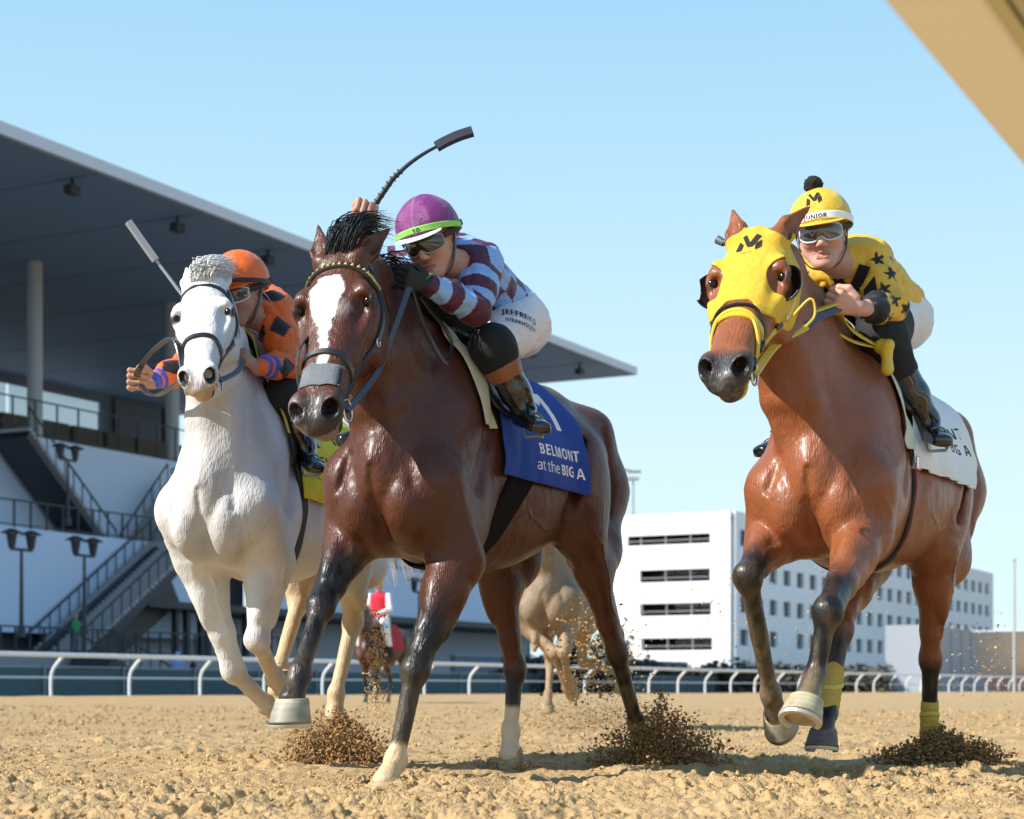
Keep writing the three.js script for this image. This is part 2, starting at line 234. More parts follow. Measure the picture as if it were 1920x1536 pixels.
// loose clods on the dirt and clods thrown up by the hooves
const clodGeo = [0, 1, 2].map((k) => { const g = mergeVertices(new THREE.IcosahedronGeometry(1, 1).deleteAttribute('normal').deleteAttribute('uv')), p = g.attributes.position; for (let i = 0; i < p.count; i++) { const f = .8 + .75 * noise(p.getX(i) * 1.6 + k * 9, p.getY(i) * 1.6, p.getZ(i) * 1.6); p.setXYZ(i, p.getX(i) * f, p.getY(i) * f * .75, p.getZ(i) * f); } g.computeVertexNormals(); return g; });
const clodMat = std({ color: lin(.50, .335, .16), roughness: 1, flatShading: true });
function clods(name, label, category, list, geo = 0, mat = clodMat) { // [x, y, z, size, shade]
  const im = new THREE.InstancedMesh(clodGeo[geo], mat, list.length), o = new THREE.Object3D(), c = new THREE.Color();
  list.forEach(([x, y, z, s, k], i) => { o.position.set(x, y, z); o.rotation.set(rnd() * 6, rnd() * 6, rnd() * 6); o.scale.set(s * rr(.7, 1.2), s * rr(.7, 1.1), s * rr(.7, 1.2)); o.updateMatrix(); im.setMatrixAt(i, o.matrix); im.setColorAt(i, c.setRGB(k, k * .98, k * .94)); });
  im.castShadow = im.receiveShadow = true; return top(im, name, label, category, null, 'stuff');
}
for (let k = 0; k < 3; k++) {
  const l = [], N = 22000;
  for (let i = 0; i < N; i++) { const th = rr(-18, 18) * Math.PI / 180, r = 4.2 * Math.pow(30 / 4.2, Math.pow(rnd(), 1.05)), x = Math.sin(th) * r, z = -Math.cos(th) * r; if (noise(x * 2.3, z * 2.3, 40) < rr(-.7, .6)) continue; const s = (.0020 + .010 * Math.pow(rnd(), 4.2)) * (.7 + r / 13); l.push([x, dirtY(x, z, r * .0018) + s * .1, z, s, rr(.7, 1.12)]); }
  clods('loose_clods', ['small rounded crumbs of dirt scattered over the track', 'flat crumbs of dirt scattered over the track', 'angular crumbs of dirt scattered over the track'][k], 'dirt clods', l, k);
}

// ---------- outer rail: white pipe on gooseneck posts, and the low fence behind ----------
const whitePaint = std({ color: lin(.78, .79, .80), roughness: .45 });
const railAt = (s) => RAIL_M - .035 * (s - 40);               // the rail draws slowly nearer with distance
{
  const rail = trackGroup(); top(rail, 'track_rail', 'long white pipe rail along the far edge of the dirt track', 'rail');
  const pts = []; for (let s = 20; s <= 190; s += 6) pts.push(V(s, 1.24 + .012 * Math.sin(s * 1.7) + .01 * Math.sin(s * .63), -railAt(s) + .42));
  part('rail_pipe', tube(pts, .062, 10, 160), whitePaint, rail);
  const low = pts.map((p) => V(p.x, .66, p.z - 1.4)); part('lower_rail', tube(low, .03, 8, 120), std({ color: lin(.52, .55, .58), roughness: .5 }), rail);
  const post = tube([V(0, .02, 0), V(0, .55, -.01), V(0, .82, .04), V(0, 1.02, .2), V(0, 1.22, .42)], .044, 10, 18);
  for (let s = 24.5; s < 186; s += 3.05) { const p = part('gooseneck_post', post, whitePaint, rail); p.position.set(s, 0, -railAt(s)); }
}
{
  const g = trackGroup(0, 37.5); top(g, 'mesh_fence', 'low dark teal screened fence on thin posts behind the white rail', 'fence');
  part('screen', boxg(15, 200, .08, .98, -.012, .012), std({ color: lin(.055, .105, .12), roughness: .8 }), g);
  const p0 = boxg(-.03, .03, 0, 1.06, -.03, .03), grey = std({ color: lin(.25, .27, .29), roughness: .5, metalness: .5 });
  for (let s = 16; s < 200; s += 3.6) { const p = part('post', p0, grey, g); p.position.set(s, 0, .05); }
  part('top_pipe', boxg(15, 200, 1.0, 1.05, -.025, .025), grey, g);
}

// ---------- grandstand ----------
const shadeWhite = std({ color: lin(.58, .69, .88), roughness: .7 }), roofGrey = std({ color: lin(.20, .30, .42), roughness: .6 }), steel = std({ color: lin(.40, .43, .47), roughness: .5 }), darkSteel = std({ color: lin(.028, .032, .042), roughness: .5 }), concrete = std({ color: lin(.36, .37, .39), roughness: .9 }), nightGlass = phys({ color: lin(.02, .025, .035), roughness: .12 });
{
  const M0 = 54.4, M1 = 95, S0 = 18, S1 = 122.5, H = 24;
  const g = trackGroup(); top(g, 'grandstand', 'large grandstand with a deep flat canopy roof over white terraces and stairs', 'grandstand');
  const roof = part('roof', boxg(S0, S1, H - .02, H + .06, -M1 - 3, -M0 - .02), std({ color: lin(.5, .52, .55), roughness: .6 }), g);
  part('fascia', boxg(S0, S1 + .01, H - .46, H + .08, -M0 - .015, -M0 + .25), std({ color: lin(.60, .64, .72), roughness: .5 }), roof);
  part('end_fascia', boxg(S1, S1 + .25, H - .44, H + .07, -M1 - 3, -M0 - .02), std({ color: lin(.50, .52, .56), roughness: .5 }), roof);
  const bay = 7.6;
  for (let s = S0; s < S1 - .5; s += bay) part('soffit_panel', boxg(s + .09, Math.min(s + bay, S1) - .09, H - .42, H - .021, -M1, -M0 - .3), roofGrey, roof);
  for (let s = S0 + bay; s < S1 + .1; s += bay) {           // floodlights under the front edge
    const f = part('floodlight', mergeGeometries([boxg(-.06, .06, -.4, 0, -.06, .06), boxg(-.32, .32, -.75, -.35, -.22, .22)]), darkSteel, roof); f.position.set(s - .05, H - .42, -M0 - 1.7);
  }
  for (const s of [onM(65, 600, 69).s, onM(323, 700, 69).s]) part('column', new THREE.CylinderGeometry(.42, .42, H - 14, 20).translate(s, 7 + H / 2 - .4, -69), steel, g);
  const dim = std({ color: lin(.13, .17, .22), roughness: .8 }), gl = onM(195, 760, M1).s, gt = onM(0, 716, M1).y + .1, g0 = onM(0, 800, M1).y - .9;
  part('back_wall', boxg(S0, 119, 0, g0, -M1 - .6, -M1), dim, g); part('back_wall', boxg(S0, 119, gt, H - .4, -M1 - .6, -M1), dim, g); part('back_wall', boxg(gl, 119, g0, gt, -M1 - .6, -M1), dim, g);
  for (let s = S0; s < gl - 2; s += (gl - S0) / 9) part('clerestory_pane', boxg(s + .15, s + (gl - S0) / 9 - .15, g0, gt, -M1 - .35, -M1 - .3), phys({ color: lin(.85, .88, .9), roughness: .5, transmission: .9, thickness: 0 }), g);
  for (const [a, b, c] of [[gl + 1, gl + 7, .10], [gl + 8, 118, .055]]) part('wall_panel', boxg(a, b, 15, H - .6, -M1 + .02, -M1 + .3), std({ color: lin(c, c * 1.2, c * 1.4), roughness: .8 }), g);
  // terraces
  part('upper_deck', boxg(S0, 119, 13.2, 13.8, -M1, -68), concrete, g);
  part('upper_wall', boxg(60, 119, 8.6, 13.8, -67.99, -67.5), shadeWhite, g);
  part('middle_deck', boxg(S0, 119, 7.4, 7.9, -67.98, -60.4), concrete, g);
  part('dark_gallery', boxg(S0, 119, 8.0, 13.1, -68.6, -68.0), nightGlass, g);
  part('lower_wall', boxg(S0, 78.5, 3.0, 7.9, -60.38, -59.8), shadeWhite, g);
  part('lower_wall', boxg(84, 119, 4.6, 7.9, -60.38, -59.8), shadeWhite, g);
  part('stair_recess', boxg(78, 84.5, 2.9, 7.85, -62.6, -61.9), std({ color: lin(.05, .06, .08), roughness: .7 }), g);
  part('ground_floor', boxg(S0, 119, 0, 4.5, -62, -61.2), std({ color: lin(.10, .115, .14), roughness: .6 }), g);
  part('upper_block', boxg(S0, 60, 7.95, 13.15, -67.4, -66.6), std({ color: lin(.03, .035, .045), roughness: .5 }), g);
  // railings: rail bars and balusters
  const railing = (s0, s1, y, z, h = 1.15, step = 1.25) => { const r = part('railing', mergeGeometries([boxg(s0, s1, y + h - .05, y + h + .03, z - .03, z + .03), boxg(s0, s1, y + .12, y + .18, z - .02, z + .02)]), darkSteel, g); const b = boxg(-.04, .04, 0, h, -.04, .04); for (let s = s0; s <= s1; s += step) { const q = part('baluster', b, darkSteel, r); q.position.set(s, y, z); } };
  railing(62, 119, 13.81, -67.8, 2.0, 1.7); railing(52, 119, 7.91, -60.1, 1.3, 1.1); railing(40, 82, 1.9, -56, 1.2, .9);
  for (let s = 60; s < 118; s += 3) part('spectator_bay', boxg(s, s + 2.6, 13.81, 16.2, -74.6, -74), std({ color: lin(.10, .09, .075), roughness: .9 }), g);
  // stairs, each a sloping slab with steps and a railing
  const stairs = (sa, ya, sb, yb, z, w = 2.4) => {
    const st = part('staircase', bar(V(sa, ya - .35, z), V(sb, yb - .35, z), w, .5), darkSteel, g), n = Math.round(Math.abs(yb - ya) / .19), step = boxg(-.16, .16, -.1, .08, -w / 2, w / 2);
    for (let i = 0; i < n; i++) { const q = part('step', step, concrete, st); q.position.set(mix(sa, sb, (i + .5) / n), mix(ya, yb, (i + .5) / n), z); }
    for (const e of [-1, 1]) { part('handrail', bar(V(sa, ya + 1.05, z + e * w / 2), V(sb, yb + 1.05, z + e * w / 2), .08), darkSteel, st); const m = Math.round(Math.abs(sb - sa) / .7); for (let i = 0; i <= m; i++) { const q = part('baluster', boxg(-.025, .025, -.1, 1.05, -.025, .025), darkSteel, st); q.position.set(mix(sa, sb, i / m), mix(ya, yb, i / m), z + e * w / 2); } }
  };
  { const a = onM(20, 800, 66), b = onM(185, 990, 66); stairs(a.s, 13.7, b.s, 7.9, -66); }
  { const a = onM(335, 890, 66), b = onM(245, 985, 66); stairs(a.s, 12.4, b.s, 7.9, -65.6); }
  { const a = onM(330, 965, 58), b = onM(105, 1185, 58); stairs(a.s, 7.9, b.s, 2.0, -58, 3.2); part('stair_wall', bar(V(a.s, 6.2, -58.6), V(b.s, .6, -58.6), .3, 3.2), darkSteel, g); }
  part('plinth', boxg(30, 81, 0, 1.95, -61, -55), std({ color: lin(.30, .31, .335), roughness: .9 }), g);
  { const a = onM(215, 1190, 52), b = onM(300, 1250, 52); stairs(a.s + .3, 1.95, b.s + 2, .1, -53.6, 2.2); }
  for (const px of [272, 293, 320, 333, 405, 450]) { const q = onM(px, 1120, 60); part('porch_post', boxg(q.s - .14, q.s + .14, 0, 4.4, -58.2, -57.9), darkSteel, g); }
  part('porch_roof', boxg(onM(262, 1110, 58).s, 118, 4.4, 4.75, -61.1, -57.4), darkSteel, g);
  part('porch_wall', boxg(onM(240, 1110, 60).s, 118, .1, 4.3, -61.19, -60.9), std({ color: lin(.40, .43, .48), roughness: .8 }), g);
  for (let k = 0; k < 7; k++) part('terrace_step', boxg(onM(225, 1150, 60).s + k * .25, 118, k * .26, k * .26 + .25, -60.6, -52.6 - k * .9), concrete, g);
}
// people far off on the apron and steps: simple standing figures
function farPerson(pos, h, shirt, pants, label, turn = 0, cap = null) {
  const g = new THREE.Group(); g.position.copy(pos); g.rotation.y = turn; g.scale.setScalar(h / 1.75); top(g, 'person', label, 'person');
  const s = new Shape(); s.cone(V(0, 1.60, .01), V(0, 1.66, 0), .095, .1, .02); s.cone(V(0, 1.40, 0), V(0, 1.55, 0), .06, .055, .03); s.seg(V(0, 1.35, 0), V(0, .98, 0), V(1, 0, 0), .2, .12, .16, .11, .05);
  for (const e of [-1, 1]) { s.chain([V(e * .2, 1.38, 0), V(e * .25, 1.12, .02), V(e * .2, .9, .12)], [.055, .045, .035], .04); s.chain([V(e * .09, .95, 0), V(e * .1, .5, .02), V(e * .1, .06, 0)], [.095, .065, .045], .03); s.cone(V(e * .1, .05, -.02), V(e * .11, .04, .14), .045, .04, .02); }
  part('body', s.mesh(.02, (x, y, z, o) => { const c = y > 1.66 && cap ? cap : y > 1.5 ? [.42, .26, .18] : y > .96 || (Math.abs(x) > .17 && y > .95) ? shirt : y > .09 ? pants : [.02, .02, .02]; o[0] = c[0]; o[1] = c[1]; o[2] = c[2]; }), std({ vertexColors: true, roughness: .85 }), g);
  return g;
}
{
  const place = (px, py, M, y) => { const q = onM(px, py, M), p = along.clone().multiplyScalar(q.s).addScaledVector(across, M); p.y = y; return p; };
  farPerson(place(142, 1195, 54.6, 1.96), 1.75, [.02, .30, .10], [.10, .11, .13], 'distant person in a green shirt standing below the dark staircase', 1.2);
  farPerson(place(333, 1260, 40.5, -.1), 1.78, [.25, .38, .75], [.02, .025, .03], 'distant person in a light blue hooded top behind the rail', 2.6, [.25, .38, .75]);
  farPerson(place(362, 1255, 41, -.1), 1.7, [.015, .02, .03], [.02, .02, .03], 'distant person in dark clothes beside the one in light blue', 1.7);
}
// street lamps with two lanterns
function lamp(px, pyTop, pyFoot, d, label) {
  const top_ = at(px, pyTop, d), foot = at(px, pyFoot, d).y, h = top_.y - foot, g = new THREE.Group(); g.position.set(top_.x, foot, top_.z); g.rotation.y = Math.PI / 2 - TRACK; top(g, 'street_lamp', label, 'street lamp', 'twin lantern lamps before the grandstand');
  part('pole', mergeGeometries([new THREE.CylinderGeometry(.055, .09, h * .86, 12).translate(0, h * .43, 0), new THREE.CylinderGeometry(.15, .17, .35, 12).translate(0, .175, 0), boxg(-.55, .55, h * .84, h * .86 + .03, -.04, .04)].map((q) => q.index ? q.toNonIndexed() : q)), darkSteel, g);
  for (const e of [-.5, .5]) { const l = part('lantern', mergeGeometries([new THREE.CylinderGeometry(.2, .12, .5, 8).translate(e, h * .88 + .2, 0), new THREE.CylinderGeometry(.07, .09, .12, 8).translate(e, h * .87, 0)]), darkSteel, g); part('lantern_hood', new THREE.CylinderGeometry(.1, .42, .16, 14).translate(e, h * .88 + .56, 0), darkSteel, l); part('lantern_globe', new THREE.SphereGeometry(.12, 12, 8).translate(e, h * .88 + .47, 0), std({ color: lin(.85, .83, .76), roughness: .3 }), l); }
}
lamp(40, 1003, 1195, 66, 'twin lantern lamp at the far left edge before the lower white wall');
lamp(158, 1017, 1190, 70, 'twin lantern lamp between the left edge lamp and the dark stairs');
lamp(127, 842, 985, 84, 'upper twin lantern lamp before the high white terrace wall');
lamp(786, 1090, 1230, 92, 'twin lantern lamp seen below the middle horse between its forelegs');

// ---------- parking garage ----------
{
  const d = 160, C = at(1372, 958, d), H = C.y, g = new THREE.Group(); g.position.set(C.x, 0, C.z); g.rotation.y = Math.PI / 2 - TRACK; top(g, 'parking_garage', 'white multi-storey parking garage with dark slit openings and rows of small windows', 'garage');
  // local x runs away along the track, local -z runs to the left; the sunlit end stands at x = 0
  const L = 98, Wd = 11.5, t = .35, wall = std({ color: lin(.80, .80, .80), roughness: .8 }), inside = std({ color: lin(.035, .035, .038), roughness: .9 }), glass = phys({ color: lin(.03, .035, .045), roughness: .1 }), frame = std({ color: lin(.35, .36, .38), roughness: .5 });
  const Y = (py, dd = d) => EYE + (HORIZON - py) / FOCAL * dd, holed = (w, h, holes, depth) => { const s = new THREE.Shape([[0, 0], [w, 0], [w, h], [0, h]].map((p) => new THREE.Vector2(...p))); for (const [a, b, c, e] of holes) s.holes.push(new THREE.Path([[a, c], [a, e], [b, e], [b, c]].map((p) => new THREE.Vector2(...p)))); return new THREE.ExtrudeGeometry(s, { depth, bevelEnabled: false }); };
  const endH = [], sideH = [];
  const zOf = (px) => { const dx = (px - 960) / FOCAL; // where the sight line at px meets the end wall, metres to the left of the corner
    const q = (C.x - dx * -C.z * 1) ; let tt = (along.x * C.x + along.z * C.z) / (along.x * dx - along.z); return (across.x * (dx * tt - C.x) + across.z * (-tt - C.z)); };
  for (const [a, b, c, e] of [[1334, 1180, 1022, 1004], [1334, 1203, 1092, 1069], [1336, 1203, 1155, 1132], [1338, 1205, 1220, 1197]]) endH.push([zOf(a), zOf(b), Y(c, d + 3), Y(e, d + 3)]);
  const end = part('end_wall', holed(Wd, H, endH, t).rotateY(Math.PI / 2).translate(-t, 0, 0), wall, g);
  endH.forEach(([a, b, c, e], k) => { part('opening_shade', boxg(2.5, 2.6, c - .6, e + .6, -b - .5, -a + .5), inside, end); part('opening_rail', boxg(-.2, -.1, c + .35, c + .42, -b, -a), frame, end); for (let z = a + 1.9; z < b; z += 2.4) part('mullion', boxg(-.25, -.15, c, e, -z - .04, -z + .04), frame, end); });
  for (let r = 0; r < 5; r++) for (let k = 0; k < 25; k++) { if (r === 1 && k === 3) continue; const x0 = 1.2 + k * 3.85, y0 = 1.3 + r * 2.95; sideH.push([x0, x0 + 2.0, y0, y0 + 1.45]); }
  const side = part('side_wall', holed(L, H, sideH, t).translate(0, 0, 0), wall, g);
  for (const [a, b, c, e] of sideH) { const w = part('window', boxg(a, b, c, e, .02, .06), glass, side); part('window_bar', boxg((a + b) / 2 - .05, (a + b) / 2 + .05, c, e, .07, .12), frame, w); }
  part('roof_slab', boxg(-.3, L - .05, H - .9, H - .5, -Wd + .05, .02), concrete, g);
  part('inner_core', boxg(3, L - 1, 0, H - 1, -Wd + 1, -2), inside, g);
  part('back_wall', boxg(-.3, L, 0, H, -Wd - t, -Wd), wall, g); part('far_wall', boxg(L, L + t, 0, H, -Wd, .3), wall, g);
  const mast = new THREE.Group(); const mp = at(1187, 962, 172); mast.position.set(mp.x, mp.y - .6, mp.z); top(mast, 'light_mast', 'thin light mast with a crossbar standing on the garage roof', 'light mast');
  part('pole', new THREE.CylinderGeometry(.09, .12, 4.0, 10).translate(0, 2, 0), frame, mast); part('crossbar', boxg(-.55, .55, 3.7, 4.0, -.25, .25), frame, mast); part('foot_plate', boxg(-1.4, 1.4, -.1, .12, -.5, .5), frame, mast);
}
// street light arm, pole, tent and low buildings at the far right and behind the rail
{
  const g = new THREE.Group(), p = at(1128, 1240, 110); g.position.set(p.x, 0, p.z); top(g, 'road_light', 'tall bent road light arching beside the middle horse rump', 'street light');
  const h = at(0, 880, 110).y; part('pole', tube([V(0, 0, 0), V(0, h * .75, 0), V(.3, h * .97, 0), V(1.1, h, 0), V(1.9, h - .12, 0)], .07, 8, 30), std({ color: lin(.3, .32, .34), roughness: .5 }), g); part('lamp_head', boxg(1.6, 2.4, h - .22, h - .08, -.15, .15), std({ color: lin(.3, .32, .34), roughness: .5 }), g);
  const q = at(1902, 1262, 120), f = new THREE.Group(); f.position.set(q.x, 0, q.z); top(f, 'flag_pole', 'thin bare pole standing at the right edge beyond the rail', 'pole'); part('pole', new THREE.CylinderGeometry(.07, .1, at(0, 1050, 120).y, 10).translate(0, at(0, 1050, 120).y / 2, 0), std({ color: lin(.4, .42, .44), roughness: .5 }), f); part('pole_cap', new THREE.SphereGeometry(.13, 10, 8).translate(0, at(0, 1050, 120).y, 0), std({ color: lin(.4, .42, .44), roughness: .4 }), f);
}
{
  const g = new THREE.Group(), a = at(1660, 1290, 128), b = at(1660, 1170, 128); g.position.set(a.x, -.1, a.z); g.rotation.y = Math.PI / 2 - TRACK; top(g, 'screened_stand', 'grey screened stand with a sloping top before the garage', 'stand');
  const s = new THREE.Shape([[0, 0], [20, 0], [16.5, 1.4], [12.5, b.y], [0, b.y]].map((p) => new THREE.Vector2(...p)));
  part('screen', new THREE.ExtrudeGeometry(s, { depth: 3, bevelEnabled: false }), std({ color: lin(.33, .36, .41), roughness: .9 }), g);
  for (let x = .5; x < 13; x += 3) part('frame_post', boxg(x, x + .12, 0, b.y + .15, 3.01, 3.12), steel, g);
  const h = new THREE.Group(), c = at(1800, 1290, 150), e = at(0, 1178, 150).y; h.position.set(c.x, -.1, c.z); h.rotation.y = Math.PI / 2 - TRACK; top(h, 'white_tent', 'white tent with a sloping roof at the far right behind the rail', 'tent');
  part('canopy', new THREE.ExtrudeGeometry(new THREE.Shape([[0, 1.6], [40, 1.6], [40, e + .7], [4, e], [-6, e - .4]].map((p) => new THREE.Vector2(...p))), { depth: 9, bevelEnabled: false }), std({ color: lin(.80, .80, .80), roughness: .8 }), h);
  part('tent_wall', boxg(0, 40, 0, 1.62, .6, 8.4), std({ color: lin(.55, .33, .33), roughness: .9 }), h);
}
// a dark hedge-like band of shrubs and parked things between rail and garage
{
  const leaf = new THREE.PlaneGeometry(.34, .22), mats = [std({ color: lin(.045, .06, .045), roughness: .9, side: THREE.DoubleSide }), std({ color: lin(.075, .065, .045), roughness: .9, side: THREE.DoubleSide })];
  const bush = (px, d, w, h, k, label) => { const p = at(px, HORIZON, d), g = new THREE.Group(); g.position.set(p.x, -.1, p.z); top(g, 'shrub', label, 'shrub', 'shrubs before the garage'); const st = [], gs = []; for (let i = 0; i < 9; i++) { const a = rnd() * 6.28; st.push([[V(0, 0, 0), V(Math.cos(a) * w * .2, h * .5, Math.sin(a) * w * .2), V(Math.cos(a) * w * .42, h * rr(.7, 1), Math.sin(a) * w * .4)], .05]); } for (let i = 0; i < 700; i++) { const a = rnd() * 6.28, r = Math.sqrt(rnd()) * w * .55, y = h * (.12 + .9 * rnd()) * (1 - .35 * (r / w) ** 2) * (.8 + .25 * noise(Math.cos(a) * 2 + px, Math.sin(a) * 2, 3)); gs.push(leaf.clone().rotateX(rnd() * 6).rotateY(rnd() * 6).translate(Math.cos(a) * r, y, Math.sin(a) * r)); } part('stems', strands(st), mats[1], g); part('foliage', mergeGeometries(gs), mats[k], g); };
  bush(1215, 106, 5, 2.3, 0, 'dark shrub below the lowest slit opening of the garage'); bush(1262, 108, 5, 1.9, 0, 'low dark shrub right of the one below the garage slit'); bush(1330, 104, 4.5, 2.0, 1, 'brownish shrub at the foot of the garage corner'); bush(1405, 104, 4.5, 2.6, 1, 'brown shrub just behind the right horse foreleg'); bush(1460, 108, 4, 2.1, 0, 'dark shrub between the right horse legs'); bush(1600, 110, 4.5, 2.2, 1, 'brown shrub between garage and grey screened stand'); bush(1110, 88, 4, 3.2, 0, 'dark shrub seen between the middle horse hind legs'); bush(1010, 84, 4, 2.4, 0, 'dark shrub seen under the trailing horse');
  const w = trackGroup(88, 50, -.1); top(w, 'low_wall', 'long low grey blue wall behind the rail below the garage', 'wall'); part('wall_face', boxg(0, 34, 0, 2.3, -.3, 0), std({ color: lin(.16, .19, .24), roughness: .8 }), w); part('wall_cap', boxg(-.1, 34.1, 2.3, 2.42, -.38, .08), std({ color: lin(.30, .32, .36), roughness: .8 }), w);
}
// ---------- inner rail above the camera at the upper right ----------
{
  // lower left edge passes pixels (1650, 0) and (1920, 317); the rail runs along the track
  const y0 = 1.12, d = (y0 - EYE) * FOCAL / HORIZON, X = (1650 - 960) / FOCAL * d, g = new THREE.Group(); g.position.set(X, 0, -d); g.rotation.y = Math.PI / 2 - TRACK; top(g, 'inner_rail', 'cream inner safety rail passing overhead at the upper right corner', 'rail');
  const cream = std({ color: lin(.80, .79, .74), roughness: .5 }), sh = new THREE.Shape();
  // profile across the rail: x to the right (away from the horses), y up
  sh.moveTo(0, .012); sh.quadraticCurveTo(0, 0, .012, 0); sh.lineTo(.098, 0); sh.lineTo(.103, .004); sh.lineTo(.103, .11); sh.quadraticCurveTo(.04, .12, 0, .05);
  part('rail_cover', new THREE.ExtrudeGeometry(sh, { depth: 9, bevelEnabled: false, curveSegments: 10 }).translate(0, 0, -6).rotateY(-Math.PI / 2).translate(0, y0, 0), cream, g);
  const b = (x0, x1, ya, yb, m, n) => part(n, new THREE.BoxGeometry(9, yb - ya, x1 - x0).translate(1.5, y0 + (ya + yb) / 2, (x0 + x1) / 2), m, g);
  b(.1032, .121, .006, .09, std({ color: lin(.50, .48, .30), roughness: .5 }), 'side_channel'); b(.1215, .1275, .03, .085, std({ color: lin(.02, .02, .02), roughness: .8 }), 'dark_gap'); b(.128, .16, .006, .08, std({ color: lin(.42, .42, .34), roughness: .5 }), 'outer_channel'); b(.1605, .24, .0, .06, std({ color: lin(.55, .52, .42), roughness: .5 }), 'outer_cover');  // thin near-black strip between the channels: shade of the gap put into its colour
  for (const x of [-2.5, 5.6]) part('support_arm', tube([V(x, y0 + .06, .25), V(x, y0 - .1, .42), V(x, .6, .5), V(x, -.1, .5)], .04, 10, 20), cream, g);
}

// ---------- horses ----------
// frame of a running horse: origin on the ground under the withers, local z forwards, local x to the picture's right
class Frame {
  constructor(px, d, yaw) { this.yaw = yaw * Math.PI / 180; this.O = V((px - 960) / FOCAL * d, 0, -d); this.R = V(Math.cos(this.yaw), 0, Math.sin(this.yaw)); this.F = V(-Math.sin(this.yaw), 0, Math.cos(this.yaw)); }
  local(p) { const q = p.clone().sub(this.O); return V(q.dot(this.R), q.y, q.dot(this.F)); }
  world(p) { return this.O.clone().addScaledVector(this.R, p.x).addScaledVector(this.F, p.z).add(V(0, p.y, 0)); }
  dir(v) { return V(v.dot(this.R), v.y, v.dot(this.F)); }
  L(px, py, x) { const dx = (px - 960) / FOCAL, t = (this.R.dot(this.O) + x) / (this.R.x * dx - this.R.z); return this.local(at(px, py, t)); }   // seen at a pixel, x metres beside the middle plane
  Z(px, py, z) { const dx = (px - 960) / FOCAL, t = (this.F.dot(this.O) + z) / (this.F.x * dx - this.F.z); return this.local(at(px, py, t)); }   // seen at a pixel, z metres before the withers
  D(px, py, d) { return this.local(at(px, py, d)); }
  group(base = V(0, 0, 0)) { const g = new THREE.Group(); g.position.copy(this.world(base)); g.rotation.y = -this.yaw; g.userData.base = base; return g; }
}
const put = (name, geo, mat, group) => part(name, geo.translate(-group.userData.base.x, -group.userData.base.y, -group.userData.base.z), mat, group);
const X1 = V(1, 0, 0);
const TRUNK = [ // z, top, bottom, half width, narrowing towards the top
  [.60, 1.13, 1.07, .015, .0], [.57, 1.20, 1.00, .07, .0], [.50, 1.30, .93, .14, .1], [.40, 1.40, .86, .20, .2], [.26, 1.52, .81, .235, .35], [.10, 1.60, .785, .255, .5], [-.02, 1.625, .78, .27, .58], [-.16, 1.595, .785, .295, .5], [-.34, 1.545, .80, .315, .32],
  [-.52, 1.54, .845, .315, .25], [-.68, 1.575, .915, .30, .25], [-.84, 1.60, .97, .285, .28], [-.98, 1.575, 1.0, .265, .3], [-1.10, 1.51, 1.05, .22, .3], [-1.20, 1.42, 1.12, .15, .2], [-1.26, 1.34, 1.18, .06, .1]];
const trunkTable = (() => { const n = 400, T = []; for (let i = 0; i <= n; i++) { const z = mix(-1.26, .60, i / n); let k = 0; while (k < TRUNK.length - 2 && z < TRUNK[k + 1][0]) k++; const g = (j) => { const a = TRUNK[Math.max(k - 1, 0)][j], b = TRUNK[k][j], c = TRUNK[k + 1][j], d = TRUNK[Math.min(k + 2, TRUNK.length - 1)][j], t = (TRUNK[k][0] - z) / (TRUNK[k][0] - TRUNK[k + 1][0]); return .5 * (2 * b + (c - a) * t + (2 * a - 5 * b + 4 * c - d) * t * t + (3 * b - a - 3 * c + d) * t * t * t); }; T.push([g(1), g(2), g(3), g(4)]); } return T; })();
const trunkF = (x, y, z) => {
  let q = (z + 1.26) / 1.86 * 400, dz = 0; if (q < 0) { dz = z + 1.26; q = 0; } else if (q > 399.99) { dz = z - .60; q = 399.99; }
  const i = q | 0, f = q - i, a = trunkTable[i], b = trunkTable[i + 1], t = a[0] + (b[0] - a[0]) * f, bo = a[1] + (b[1] - a[1]) * f, w = a[2] + (b[2] - a[2]) * f, nr = a[3] + (b[3] - a[3]) * f;
  const c = bo + (t - bo) * .44, dy = y - c, hh = dy > 0 ? t - c : c - bo, r = clamp(dy / hh, 0, 1.2), W = w * (1 - nr * r * r), u = Math.abs(x) / W, v = Math.abs(dy) / hh, e = Math.pow(u ** 2.2 + v ** 2.2, 1 / 2.2), l = Math.hypot(x, dy), d2 = e < .2 ? -.12 : l * (1 - 1 / e) * (e > 1 ? .85 : .9);
  return dz ? Math.hypot(Math.max(d2, 0), dz) : d2;
};
const HEAD = [ // along, top, bottom, half width (metres from the poll towards the muzzle)
  [-.05, -.05, -.15, .045], [0, -.012, -.19, .072], [.05, .004, -.215, .088], [.11, .014, -.235, .102], [.17, .016, -.25, .110], [.23, .010, -.252, .100], [.30, .002, -.225, .085], [.37, -.003, -.18, .070], [.44, -.006, -.15, .061], [.50, -.006, -.137, .059], [.55, -.010, -.132, .060], [.59, -.024, -.122, .056], [.615, -.042, -.11, .046], [.632, -.062, -.095, .02]];
const headTable = (() => { const n = 300, T = []; for (let i = 0; i <= n; i++) { const z = mix(-.05, .632, i / n); let k = 0; while (k < HEAD.length - 2 && z > HEAD[k + 1][0]) k++; const g = (j) => { const a = HEAD[Math.max(k - 1, 0)][j], b = HEAD[k][j], c = HEAD[k + 1][j], d = HEAD[Math.min(k + 2, HEAD.length - 1)][j], t = (z - HEAD[k][0]) / (HEAD[k + 1][0] - HEAD[k][0]); return .5 * (2 * b + (c - a) * t + (2 * a - 5 * b + 4 * c - d) * t * t + (3 * b - a - 3 * c + d) * t * t * t); }; T.push([g(1), g(2), g(3)]); } return T; })();
